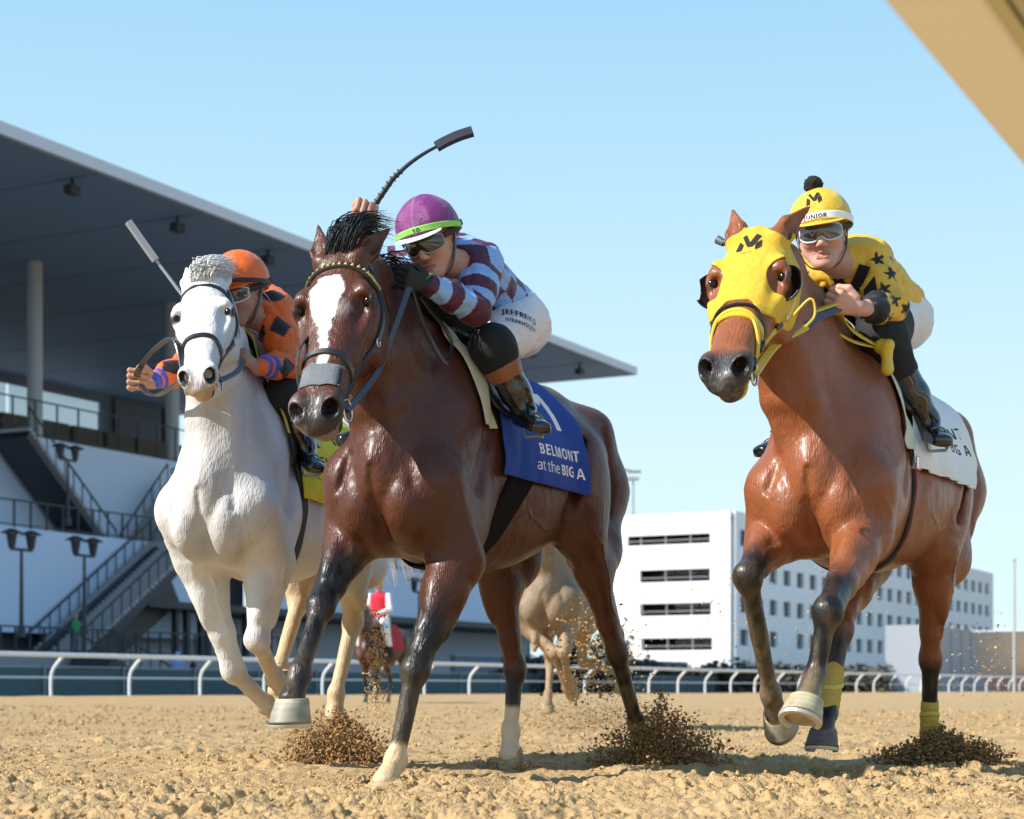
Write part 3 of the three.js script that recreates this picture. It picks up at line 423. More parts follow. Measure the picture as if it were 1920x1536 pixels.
const headF = (u, v, w) => {
  let q = (u + .05) / .682 * 300, dz = 0; if (q < 0) { dz = u + .05; q = 0; } else if (q > 299.99) { dz = u - .632; q = 299.99; }
  const i = q | 0, f = q - i, a = headTable[i], b = headTable[i + 1], t = a[0] + (b[0] - a[0]) * f, bo = a[1] + (b[1] - a[1]) * f, W0 = (a[2] + (b[2] - a[2]) * f) * 1.1;
  const c = bo + (t - bo) * .60, dy = v - c, hh = dy > 0 ? t - c : c - bo, r = dy < 0 ? clamp(-dy / hh, 0, 1.2) : 0, W = W0 * (1 - .38 * r * r), e = Math.pow((Math.abs(w) / W) ** 2.5 + (Math.abs(dy) / hh) ** 2.5, 1 / 2.5), l = Math.hypot(w, dy), d2 = e < .2 ? -.06 : l * (1 - 1 / e) * .9;
  return dz ? Math.hypot(Math.max(d2, 0), dz) : d2;
};
function headFrame(P0, P1, side, sc = 1) {                   // poll, muzzle tip, lateral direction
  const u = P1.clone().sub(P0).normalize(), w = side.clone().addScaledVector(u, -side.dot(u)).normalize(), v = u.clone().cross(w), s = sc;
  return { P0, u, v, w, s, to: (a, b, c) => P0.clone().addScaledVector(u, a * s).addScaledVector(v, b * s).addScaledVector(w, c * s), from: (x, y, z) => { const dx = x - P0.x, dy = y - P0.y, dz = z - P0.z; return [(dx * u.x + dy * u.y + dz * u.z) / s, (dx * v.x + dy * v.y + dz * v.z) / s, (dx * w.x + dy * w.y + dz * w.z) / s]; }, dir: (a, b, c) => u.clone().multiplyScalar(a).addScaledVector(v, b).addScaledVector(w, c) };
}
function addHead(s, h, ears, k0 = .05) {
  const S = h.s, R = .42 * S, c = h.to(.29, -.1, 0);
  s.add(k0, [c.x - R, c.y - R, c.z - R], [c.x + R, c.y + R, c.z + R], (x, y, z) => { const p = h.from(x, y, z); return headF(p[0], p[1], p[2]) * S; });
  const E = (u, v, w, r, k = .02, sub = false) => s.ell(h.to(u, v, w), r.map((q) => q * S), k * S, h.u, h.v, sub), C = (a, b, r1, r2, k, sub = false) => s.cone(h.to(...a), h.to(...b), r1 * S, r2 * S, k * S, sub);
  for (const e of [-1, 1]) {
    E(.20, -.155, e * .080, [.095, .095, .032], .035);       // cheek
    C([.21, -.045, e * .108], [.37, -.072, e * .073], .014, .010, .022); // facial crest
    E(.155, -.008, e * .098, [.040, .022, .026], .022);      // brow
    E(.185, -.030, e * .110, [.032, .024, .022], .016);      // eye bulge
    E(.166, -.020, e * .121, [.030, .010, .010], .010); E(.200, -.050, e * .119, [.026, .007, .008], .008); // lids
    E(.105, -.012, e * .130, [.036, .030, .024], .03, true); // temple hollow
    E(.235, -.012, e * .098, [.05, .02, .018], .03, true);   // below the eye
    E(.560, -.034, e * .052, [.048, .036, .030], .022); s.ell(h.to(.592, -.030, e * .047), [.030 * S, .032 * S, .024 * S], .016 * S, h.u, h.v);      // nostril wall
    E(.600, -.016, e * .058, [.036, .026, .024], .008, true); // nostril
    C([.600, -.018, e * .050], [.555, -.040, e * .034], .020, .014, .008, true);
    C([.605, -.094, e * .040], [.52, -.106, e * .062], .0045, .006, .008, true); // mouth line
    C([.12, -.2, e * .06], [.05, -.17, e * .075], .02, .02, .03, true); // behind the jaw
  }
  E(.598, -.062, 0, [.040, .036, .050], .025); E(.580, -.122, 0, [.036, .024, .036], .02); E(.545, -.135, 0, [.03, .022, .03], .02); E(.30, -.205, 0, [.16, .03, .012], .03, true);
  for (const q of ears) {                                    // ear: a leaf-shaped cup from base to tip
    const b = h.to(...q.base), t = h.to(...q.tip), d = t.clone().sub(b), f = q.open.clone().normalize(), sd = d.clone().normalize().cross(f), m = b.clone().addScaledVector(d, .36);
    s.seg(b, m, sd, .030 * S, .030 * S, .038 * S, .024 * S, .025); s.seg(m, t, sd, .038 * S, .024 * S, .007, .008, .012);
    s.seg(b.clone().addScaledVector(d, .18).addScaledVector(f, .020 * S), b.clone().addScaledVector(d, .62).addScaledVector(f, .017 * S), sd, .022 * S, .015 * S, .020 * S, .012 * S, .008, true); s.seg(b.clone().addScaledVector(d, .6).addScaledVector(f, .017 * S), b.clone().addScaledVector(d, .9).addScaledVector(f, .011 * S), sd, .020 * S, .012 * S, .005, .006, .006, true);
  }
}
const lerpV = (a, b, t) => a.clone().lerp(b, t);
function foreLeg(s, e, J) {
  const { elbow, knee, fet, toe } = J, SP = J.shoulder.clone(), fr = (p, q) => q.clone().sub(p).normalize().cross(X1).normalize(), f1 = fr(elbow, knee), f2 = fr(knee, fet), p = toe.clone().sub(fet).normalize();
  SP.x *= J.nw; s.seg(V(e * .09, 1.47, .02), SP.clone().add(V(-e * .02, .02, -.03)), X1, .06, .15, .085, .11, .09);
  s.cone(SP, elbow, .105, .098, .07); s.ell(V(e * .205 * J.nw, elbow.y + .18, mix(elbow.z, .12, .55)), [.075, .185, .15], .06, X1, V(0, 1, -.35));
  s.ell(SP.clone().add(V(-e * .02, -.03, .03)), [.085, .10, .075], .035);                                    // point of shoulder
  const m = lerpV(elbow, knee, .28), n = lerpV(elbow, knee, .66);
  s.seg(elbow, m, X1, .080, .100, .074, .082, .05); s.seg(m, n, X1, .074, .082, .046, .056, .03); s.seg(n, knee, X1, .046, .056, .045, .050, .035);
  s.ell(lerpV(elbow, knee, .30).addScaledVector(f1, .050), [.042, .15, .042], .022, X1, knee.clone().sub(elbow)); s.ell(lerpV(elbow, knee, .34).addScaledVector(f1, -.045).add(V(e * .018, 0, 0)), [.034, .15, .034], .022, X1, knee.clone().sub(elbow));
  s.ell(lerpV(elbow, knee, .25).add(V(-e * .045, 0, 0)), [.034, .13, .05], .025, X1, knee.clone().sub(elbow));
  s.ell(knee.clone().addScaledVector(f2, .004), [.046, .054, .041], .03, X1, fet.clone().sub(knee)); s.cone(knee.clone().addScaledVector(f2, -.038).add(V(e * .012, .012, 0)), knee.clone().addScaledVector(f2, -.03).add(V(0, -.02, 0)), .020, .016, .02);
  s.seg(knee, fet, X1, .034, .040, .028, .030, .022); s.cone(lerpV(knee, fet, .15).addScaledVector(f2, -.026), lerpV(knee, fet, .92).addScaledVector(f2, -.024), .014, .015, .012); s.cone(lerpV(knee, fet, .05).addScaledVector(f2, .022), lerpV(knee, fet, .9).addScaledVector(f2, .018), .009, .009, .012);
  foot(s, fet, p, f2);
}
function foot(s, fet, p, f) { s.ell(fet, [.036, .042, .040], .02); s.cone(fet.clone().addScaledVector(f, -.030), fet.clone().addScaledVector(f, -.028).addScaledVector(p, .02), .022, .017, .022); s.seg(fet, fet.clone().addScaledVector(p, .105), X1, .031, .032, .044, .046, .022); }
function hindLeg(s, e, J) {
  const { stifle, hock, fet, toe } = J, fr = (p, q) => q.clone().sub(p).normalize().cross(X1).normalize(), g = hock.clone().sub(stifle).normalize(), f1 = fr(stifle, hock), f2 = fr(hock, fet), p = toe.clone().sub(fet).normalize(), hip = V(e * .16, 1.30, -.80);
  const c = fet.clone().sub(hock).normalize(), back = g.clone().sub(c); if (back.length() < .25) back.copy(f1).negate(); back.x = 0; back.normalize(); if (back.dot(f1) > 0) back.copy(f1).negate();
  s.seg(hip, stifle, X1, .13, .22, .095, .115, .09); s.ell(lerpV(hip, stifle, .55).add(V(e * .05, 0, .02)), [.085, .22, .15], .06, X1, stifle.clone().sub(hip)); s.ell(stifle.clone().addScaledVector(f1, .02), [.072, .075, .075], .05);
  const m = lerpV(stifle, hock, .32).addScaledVector(f1, -.012), n = lerpV(stifle, hock, .74);
  s.chain([V(e * .12, 1.40, -1.04), V(e * .155, 1.18, -1.10), lerpV(m, V(e * .16, 1.0, -1.08), .45), m.clone().addScaledVector(f1, -.05)], [.135, .125, .10, .06], .08);
  s.seg(stifle, m, X1, .078, .098, .070, .088, .05); s.seg(m, n, X1, .070, .088, .040, .050, .04); s.seg(n, hock, X1, .040, .050, .040, .046, .03);
  s.ell(lerpV(stifle, hock, .30).add(V(e * .035, 0, 0)).addScaledVector(f1, .02), [.040, .16, .055], .025, X1, g);
  const poh = hock.clone().addScaledVector(back, .062).addScaledVector(g, -.055);
  s.cone(lerpV(stifle, hock, .42).addScaledVector(f1, -.075), poh, .030, .019, .03); s.cone(poh, hock.clone().addScaledVector(back, .03).addScaledVector(c, .05), .023, .018, .025);
  s.ell(hock, [.044, .062, .050], .025, X1, c); s.seg(hock, fet, X1, .036, .042, .028, .031, .025); s.cone(lerpV(hock, fet, .12).addScaledVector(f2, -.03), lerpV(hock, fet, .93).addScaledVector(f2, -.026), .016, .015, .012);
  foot(s, fet, p, f2);
}
function hoofGeo(fet, toe, tip = 0, sz = 1) {                // hoof wall and sole, and the shoe under it
  const p = toe.clone().sub(fet).normalize(), f = p.clone().cross(X1).normalize(), sd = p.clone().cross(f).negate(), a = (40 - tip) * Math.PI / 180, D = p.clone().multiplyScalar(Math.cos(a)).addScaledVector(f, -Math.sin(a)), T = p.clone().multiplyScalar(Math.sin(a)).addScaledVector(f, Math.cos(a)), o = fet.clone().addScaledVector(p, .088 * sz), pos = [], idx = [], N = 28, rings = [[0, .047, .046, .050, 0], [.10, .051, .051, .052, 0], [.5, .057, .063, .052, .006], [1, .064, .078, .055, .010]];
  const tint = [], ring = (d, x, ff, bb, off) => { for (let i = 0; i < N; i++) { const h = i / N * 6.2832, cs = Math.cos(h), sn = Math.sin(h), q = o.clone().addScaledVector(D, d * .075 * sz * (cs > 0 ? 1 : 1 - .12 * -cs)).addScaledVector(T, (off + cs * (cs > 0 ? ff : bb)) * sz).addScaledVector(sd, sn * x * sz); pos.push(q.x, q.y, q.z); const k = (d < .14 ? 1.25 : 1) * (.86 + .28 * noise(h * 2.2 + fet.x * 40, d * 5, fet.z * 9) + .10 * noise(h * 14, d * 3, 4)) * (.94 + .08 * Math.sin(d * 26)); tint.push(k, k * .97, k * (d < .14 ? .82 : .93)); } };
  for (let i = 0; i < 11; i++) { const t = i / 10 * 3, j = Math.min(2, t | 0), w = t - j, A = rings[j], B = rings[j + 1], m = A.map((v, n) => mix(v, B[n], w)), r = .0007 * Math.sin(i * 2.1) + (i === 1 ? .0012 : 0); ring(m[0], m[1] + r, m[2] + r, m[3] + r, m[4]); } ring(.90, .042, .052, .04, .010); ring(.86, .012, .02, .012, .0);
  const K = pos.length / 3 / N; for (let j = 0; j < K - 1; j++) for (let i = 0; i < N; i++) { const A = j * N + i, B = j * N + (i + 1) % N; idx.push(A, B, A + N, B, B + N, A + N); } const l = (K - 1) * N; for (let i = 1; i < N - 1; i++) idx.push(l, l + i, l + i + 1); for (let i = 1; i < N - 1; i++) idx.push(0, i + 1, i);
  const g = new THREE.BufferGeometry(); g.setAttribute('position', new THREE.Float32BufferAttribute(pos, 3)); g.setAttribute('color', new THREE.Float32BufferAttribute(tint, 3)); g.setIndex(idx); const wall = mergeVertices(g); wall.computeVertexNormals();
  const P = [], Q = []; for (let i = 0; i <= 14; i++) { const h = mix(-2.35, 2.35, i / 14), cs = Math.cos(h), sn = Math.sin(h); P.push(o.clone().addScaledVector(D, .0785 * sz).addScaledVector(T, (.010 + cs * (cs > 0 ? .068 : .046)) * sz).addScaledVector(sd, sn * .055 * sz)); Q.push(D.clone()); }
  return { wall: wall, shoe: strap(P, Q, .019 * sz, .008, false, 2) };
}
const eyeMat = phys({ color: lin(.008, .005, .004), roughness: .12, specularIntensity: .7 });
const skinWarp = (x, y, z) => { let d = .0016 * noise(x * 17, y * 13, z * 17) + .0009 * noise(x * 40, y * 34, z * 40); const a = Math.abs(x); if (a > .18 && y > .9 && y < 1.38 && z < -.02 && z > -.58) d += .0004 * Math.sin((z + (1.4 - y) * .28) * 92) * sstep(.9, 1.0, y) * (1 - sstep(1.25, 1.38, y)) * sstep(.02, .1, -z) * (1 - sstep(.45, .58, -z)); return d; };
function boxUV(g, k = 1) {                                   // box mapping in metres, vertices doubled where the projection changes
  const p = g.attributes.position.array, n = g.attributes.normal.array, c = g.attributes.color?.array, I = g.index.array, map = new Map(), P = [], N = [], C = [], U = [], J = new Uint32Array(I.length);
  for (let t = 0; t < I.length; t += 3) { let m = [0, 0, 0]; for (let j = 0; j < 3; j++) for (let a = 0; a < 3; a++) m[a] += Math.abs(n[I[t + j] * 3 + a]); const ax = m[0] >= m[1] && m[0] >= m[2] ? 0 : m[2] >= m[1] ? 2 : 1;
    for (let j = 0; j < 3; j++) { const v = I[t + j], key = v * 3 + ax; let q = map.get(key); if (q === undefined) { q = P.length / 3; map.set(key, q); P.push(p[v * 3], p[v * 3 + 1], p[v * 3 + 2]); N.push(n[v * 3], n[v * 3 + 1], n[v * 3 + 2]); if (c) C.push(c[v * 3], c[v * 3 + 1], c[v * 3 + 2]); U.push(k * p[v * 3 + (ax === 2 ? 0 : 2)], k * p[v * 3 + (ax === 1 ? 0 : 1)]); } J[t + j] = q; } }
  const o = new THREE.BufferGeometry(); o.setAttribute('position', new THREE.Float32BufferAttribute(P, 3)); o.setAttribute('normal', new THREE.Float32BufferAttribute(N, 3)); if (c) o.setAttribute('color', new THREE.Float32BufferAttribute(C, 3)); o.setAttribute('uv', new THREE.Float32BufferAttribute(U, 2)); o.setIndex(new THREE.BufferAttribute(J, 1)); return o;
}
function makeHorse(c) {
  const f = c.frame, g = f.group(V(0, 0, 0)), s = new Shape(), h = c.head;
  top(g, 'race_horse', c.label, 'horse', 'horses racing on the dirt');
  const nw = c.narrow ?? .92; s.sx = nw;
  s.add(.09, [-.33, .76, -1.28], [.33, 1.64, .61], trunkF);
  for (const e of [-1, 1]) { s.ell(V(e * .098, .985, .475), [.098, .13, .098], .022); s.ell(V(e * .07, .885, .36), [.085, .075, .12], .05); }   // breast
  s.sx = 1; c.foreL.nw = c.foreR.nw = nw;
  foreLeg(s, -1, c.foreL); foreLeg(s, 1, c.foreR); hindLeg(s, -1, c.hindL); hindLeg(s, 1, c.hindR);
  // neck: from between the shoulders to the poll and throat
  const P = h.to(.02, -.075, 0), A = V(0, 1.30, .22), B = c.neckMid ?? lerpV(A, P, .45).add(V(0, .03, .03)), Cn = lerpV(B, P, .62).add(V(0, .012, 0)), ns = h.w.clone().lerp(X1, .5);
  s.seg(A, B, X1, .165, .30, .105, .205, .10); s.seg(B, Cn, ns, .105, .205, .080, .150, .05); s.seg(Cn, P, ns, .080, .150, .070, .110, .05);
  s.chain([V(0, 1.60, -.02), B.clone().add(V(0, .165, -.10)), Cn.clone().add(V(0, .115, -.075)), h.to(0, -.03, 0)], [.05, .042, .04, .045], .07);   // crest
  const th = h.to(.13, -.215, 0); for (const e of [-1, 1]) s.chain([V(e * .06, 1.10, .45), lerpV(V(e * .06, 1.1, .45), th, .5).add(V(e * .03, -.01, .0)), h.to(.10, -.185, e * .05)], [.050, .046, .04], .035);
  s.chain([V(0, 1.12, .46), lerpV(V(0, 1.12, .46), th, .5).add(V(0, -.02, .015)), th], [.04, .045, .045], .03);
  s.sx = nw; const groove = (pts, r, k) => s.chain(pts, pts.map(() => r), k, true);
  groove([V(0, 1.10, .60), V(0, .98, .575), V(0, .86, .50)], .016, .03);
  for (const e of [-1, 1]) {
    groove([V(e * .135, 1.16, .53), V(e * .165, 1.04, .545)], .007, .035);
    groove([V(e * .235, 1.42, .02), V(e * .265, 1.25, .10), V(e * .285, 1.06, .24)], .012, .06);
    groove([V(e * .295, 1.34, -.14), V(e * .315, 1.12, -.08), V(e * .285, .93, .03)], .014, .07);
    groove([V(e * .275, 1.42, -.98), V(e * .31, 1.18, -.99), V(e * .28, .98, -.95)], .005, .05);
    groove([V(e * .285, 1.33, -.70), V(e * .30, 1.2, -.64), V(e * .30, 1.02, -.55)], .016, .06);
  }
  s.sx = 1; addHead(s, h, c.ears);
  if (!c.far) {                                              // veins: thin wandering ridges on legs, belly, shoulder and face
    const wander = (a, b, n, w) => { const l = []; for (let i = 0; i <= n; i++) l.push(lerpV(a, b, i / n).add(V(w * noise(i * .9, a.x * 31 + a.z * 17, 2), w * noise(i * .9, 4 + a.y * 13, 7), w * noise(i * .9, 9 + a.z * 11, 5)))); return l; };
    const vs = []; for (const e of [-1, 1]) { const F = e < 0 ? c.foreL : c.foreR, Hn = e < 0 ? c.hindL : c.hindR, o1 = V(e * .09, 0, .03); vs.push(wander(F.elbow.clone().add(o1), F.knee.clone().add(V(e * .05, .05, .02)), 6, .03), wander(F.elbow.clone().add(V(-e * .06, .02, .09)), lerpV(F.elbow, F.knee, .7).add(V(-e * .05, 0, .05)), 5, .025), wander(V(e * .29 * nw, .98, -.12), V(e * .27 * nw, .95, -.58), 8, .04), wander(V(e * .2, 1.16, .34), V(e * .21, .92, .34), 6, .035), wander(V(e * .14, 1.05, .5), V(e * .15, .9, .46), 4, .03), wander(Hn.stifle.clone().add(V(e * .08, 0, .03)), lerpV(Hn.stifle, Hn.hock, .8).add(V(e * .04, 0, .02)), 6, .03)); vs.push([[.24, -.085, e * .12], [.30, -.10, e * .10], [.36, -.095, e * .085], [.42, -.075, e * .075]].map((q) => h.to(...q)), [[.36, -.10, e * .085], [.42, -.11, e * .075], [.47, -.10, e * .07]].map((q) => h.to(...q))); }
    for (const v of vs) { const P = v.map((q) => s.onto(q, -.0028)).filter((q) => Number.isFinite(q.x)); if (P.length > 2) s.chain(P, P.map((_, i) => .0062 - .002 * i / P.length), .007); }
  }
  for (const v of c.veins ?? []) s.chain(v.map((q) => s.onto(q, -.0025)), v.map(() => .0055), .006);
  const legs = [c.foreL, c.foreR, c.hindL, c.hindR], tmp = V(0, 0, 0);
  const segD = (x, y, z, a, b) => { const dx = b.x - a.x, dy = b.y - a.y, dz = b.z - a.z; const t = clamp(((x - a.x) * dx + (y - a.y) * dy + (z - a.z) * dz) / (dx * dx + dy * dy + dz * dz), 0, 1); return [Math.hypot(x - a.x - dx * t, y - a.y - dy * t, z - a.z - dz * t), t]; };
  const zone = (x, y, z) => { let best = null; if (y < 1.0) legs.forEach((l, i) => { const up = l.elbow ?? l.stifle, mid = l.knee ?? l.hock; [[up, mid, 0], [mid, l.fet, 1], [l.fet, l.toe, 2]].forEach(([a, b, k]) => { const [d, t] = segD(x, y, z, a, b); if (d < .13 && (!best || d < best.d)) best = { d, t: k + t, leg: i }; }); }); return best; };
  const skin = part('body', boxUV(s.mesh(c.cell ?? .0073, (x, y, z, o, nx, ny, nz) => c.coat(x, y, z, o, h.from(x, y, z), zone(x, y, z), nx, ny, nz), skinWarp)), c.coatMat, g);
  for (const e of [-1, 1]) { const eye = part('eye', new THREE.SphereGeometry(.0215 * h.s, 20, 14), eyeMat, g); eye.position.copy(h.to(.183, -.033, e * .1105)); }
  legs.forEach((l, i) => { const q = hoofGeo(l.fet, l.toe, l.tip ?? 0, l.sz ?? 1), m = part('hoof', q.wall, Object.assign(c.hoofMat[i], { vertexColors: true }), g); if (!c.far) part('horseshoe', q.shoe, std({ color: lin(.55, .52, .46), metalness: .6, roughness: .5 }), m); });
  const hs = new Shape(); addHead(hs, h, []); hs.seg(Cn, P, ns, .080, .150, .070, .110, .05);
  return { g, s, h, f, hs, legs };
}
function hairOf(o, c) {                                      // forelock, mane and tail of a horse
  const { s, h, g, f } = o, tk = c.thick ?? 1, m = phys({ color: lin(...c.color), roughness: tk > 1 ? .9 : .45 }), wd = (x, y, z) => f.dir(V(x, y, z));
  const fl = []; for (let i = 0; i < (c.fore ?? 260); i++) { const r = h.to(rr(-.03, .03), .004, rr(-.045, .045)), k = rr(.6, 1.15); fl.push([[r, r.clone().add(wd(...c.foreFlow[0]).multiplyScalar(k)).add(V(rr(-.02, .02), rr(-.01, .02), rr(-.02, .02))), r.clone().add(wd(...c.foreFlow[1]).multiplyScalar(k)).add(V(rr(-.04, .04), rr(-.03, .03), rr(-.04, .04)))], rr(.0018, .0034) * tk]); }
  if (fl.length) part('forelock', strands(fl), m, g);
  const a = h.to(-.03, -.03, 0), b = V(0, 1.66, .02), mn = []; for (let i = 0; i < (c.mane ?? 420); i++) { const t = .2 + .8 * Math.pow(rnd(), .9), q = lerpV(a, b, t).add(V(rr(-.018, .018), .25, -.10 * Math.sin(t * 3.14))), p = s.hit(q, V(0, -1, 0), .6, -.004); if (!p) continue; const k = rr(.6, 1.2) * (c.maneLen ?? 1); mn.push([[p, p.clone().add(V(.03 * k + rr(-.01, .02), .035 * k, -.05 * k)), p.clone().add(V(.085 * k + rr(-.03, .03), .03 * k + rr(-.05, .04), -.14 * k)), p.clone().add(V(.12 * k + rr(-.04, .05), -.03 * k + rr(-.07, .05), -.21 * k))], rr(.0018, .0034)]); }
  if (mn.length) part('mane', strands(mn), m, g);
  const tl = []; for (let i = 0; i < (c.tail ?? 260); i++) { const x = rr(-.03, .03), w = rr(-1, 1), v = rr(-1, 1), tx = c.tailX ?? 0; tl.push([c.stream ? [V(x, 1.40 + rr(-.03, .03), -1.17), V(x + .05 * w, 1.37 + .04 * v, -1.40), V(x + .11 * w, 1.20 + .07 * v, -1.66), V(x + .16 * w, .98 + .12 * v, -1.88 + rr(-.1, .1))] : [V(x, 1.40 + rr(-.03, .03), -1.17), V(x + .03 * w + tx * .3, 1.33, -1.29 + .03 * v), V(x + .05 * w + tx * .8, 1.10, -1.33 + .04 * v), V(x + .06 * w + tx, .86 + .08 * v, -1.34 + .06 * v)], rr(.003, .006)]); }
  part('tail', strands(tl), m, g);
}
const coatNoise = (x, y, z) => 1 + .10 * fbm(x * 7, y * 7, z * 7, 3) + .05 * noise(x * 60, y * 25, z * 60);
const hairBump = grainTex(512, (i, j) => .5 + .3 * fbm(i / 3.2, j / 16, 3, 3) + .35 * fbm(i / 22, j / 30, 7, 3)); hairBump.repeat.set(2.2, 2.2);
const coatMat = (o) => phys({ bumpMap: hairBump, bumpScale: .0048, vertexColors: true, roughness: .42, specularIntensity: .6, clearcoat: .14, clearcoatRoughness: .24, sheen: .15, sheenColor: lin(.5, .4, .35), sheenRoughness: .5, ...o });
const dusty = [.52, .37, .20];
function bay(base, o) {                                      // coat of a bay: brown with black points; o: sock heights per leg, face marks
  return (x, y, z, c, hp, zn) => {
    const n = coatNoise(x, y, z); let r = base[0] * n, g = base[1] * n, b = base[2] * n; const to = (q, t) => { r = mix(r, q[0], t); g = mix(g, q[1], t); b = mix(b, q[2], t); };
    if (zn) { const rag = .12 * fbm(x * 14, y * 14, z * 14, 2), from = zn.leg < 2 ? o.blackFore ?? .45 : o.blackHind ?? .85; to([.0085, .0075, .008], sstep(from - .10, from + .22, zn.t + rag)); const sock = o.socks?.[zn.leg]; if (sock) to(sock.color ?? [.62, .55, .44], sstep(sock.from - .05, sock.from + .05, zn.t + .7 * rag)); const dust = o.dust?.[zn.leg] ?? 0; to(dusty, dust * sstep(.75, 1.5, zn.t) * clamp(.55 + 1.6 * fbm(x * 22, y * 9, z * 22, 3), 0, 1)); }
    const [u, v, w] = hp; if (u > -.04 && u < .68 && Math.abs(w) < .17 && v > -.3 && v < .09) o.face?.(u, v, w, to, x, y, z);
    c[0] = r; c[1] = g; c[2] = b;
  };
}
const nostrilDark = (u, v, w, to) => { const e = Math.hypot((u - .600) / .038, (v + .016) / .029, (Math.abs(w) - .058) / .026); to([.007, .004, .004], 1 - sstep(1.0, 1.14, e)); };
const eyeDark = (u, v, w, to, k = .8) => { const e = Math.hypot((u - .183) / .034, (v + .031) / .024, (Math.abs(w) - .120) / .03); to([.012, .008, .007], k * (1 - sstep(.7, 1.05, e))); };

// --- middle horse ---
const FC = new Frame(838, 6.75, 24.5);
const horseC = (() => {
  const P0 = FC.D(636, 476, 6.15), P1 = FC.D(575, 798, 5.76), h = headFrame(P0, P1, FC.dir(V(1, .02, .34)), 1.14);
  return makeHorse({
    narrow: .86, frame: FC, head: h, label: 'dark bay horse with a white blaze, between the grey horse and the yellow hooded horse',
    ears: [{ base: [.015, -.012, -.058], tip: [-.125, .005, -.085], open: h.dir(-.1, .9, -.45) }, { base: [.015, -.012, .058], tip: [-.105, -.03, .135], open: h.dir(-.2, .35, .9) }],
    foreR: { elbow: FC.L(856, 1050, .195), knee: FC.L(778, 1258, .14), fet: FC.L(742, 1425, .11), toe: FC.L(716, 1478, .11), shoulder: V(.18, 1.06, .40) },
    foreL: { elbow: FC.L(664, 1000, -.18), knee: FC.L(602, 1138, -.185), fet: FC.L(562, 1262, -.17), toe: FC.L(540, 1335, -.17), tip: 8, sz: 1.12, shoulder: V(-.185, 1.08, .43) },
    hindR: { stifle: FC.L(1088, 1000, .23), hock: FC.L(1157, 1225, .27), fet: FC.L(1192, 1352, .265), toe: FC.L(1208, 1405, .265) },
    hindL: { stifle: FC.L(925, 1030, -.18), hock: FC.L(966, 1255, -.15), fet: FC.L(958, 1370, -.15), toe: FC.L(955, 1430, -.14) },
    coatMat: coatMat(), hoofMat: [std({ color: lin(.34, .33, .26), roughness: .6 }), std({ color: lin(.44, .33, .19), roughness: .8 }), std({ color: lin(.4, .33, .22), roughness: .7 }), std({ color: lin(.30, .22, .13), roughness: .8 })],
    coat: bay([.080, .024, .0115], {
      blackFore: .42, blackHind: .92, dust: [.14, .16, .1, .2], socks: [null, { from: 1.86, color: [.60, .44, .25] }, { from: 1.62, color: [.66, .55, .40] }, { from: 1.95, color: [.35, .2, .1] }],
      face: (u, v, w, to, x, y, z) => {
        const n = .012 * fbm(x * 45, y * 45, z * 45, 3);
        if (v > -.055) { const c = -.012 + .018 * sstep(.2, .4, u), half = u < .10 ? 0 : u < .19 ? mix(.030, .052, sstep(.1, .15, u)) : mix(.046, .014, sstep(.19, .33, u)); if (u < .475) { const d = Math.abs(w - c) + n; to([.84, .83, .81], half ? 1 - sstep(half - .004, half + .004, d) : 0); const gr = Math.hypot((u - .225) / .045, (w - .045) / .03); to([.34, .29, .25], .5 * (1 - sstep(.3, 1, gr + n * 45))); } }
        const m = sstep(.50, .56, u + n * 1.5 - Math.max(0, v + .03) * .6); to([.040, .030, .028], m); to([.26, .21, .195], m * sstep(.02, .05, -w + n * 2) * .8 * (v > -.11 ? 1 : .4)); if (u > .585 && v < -.075) to([.32, .29, .24], .55);
        eyeDark(u, v, w, to); nostrilDark(u, v, w, to);
      },
    }),
  });
})();
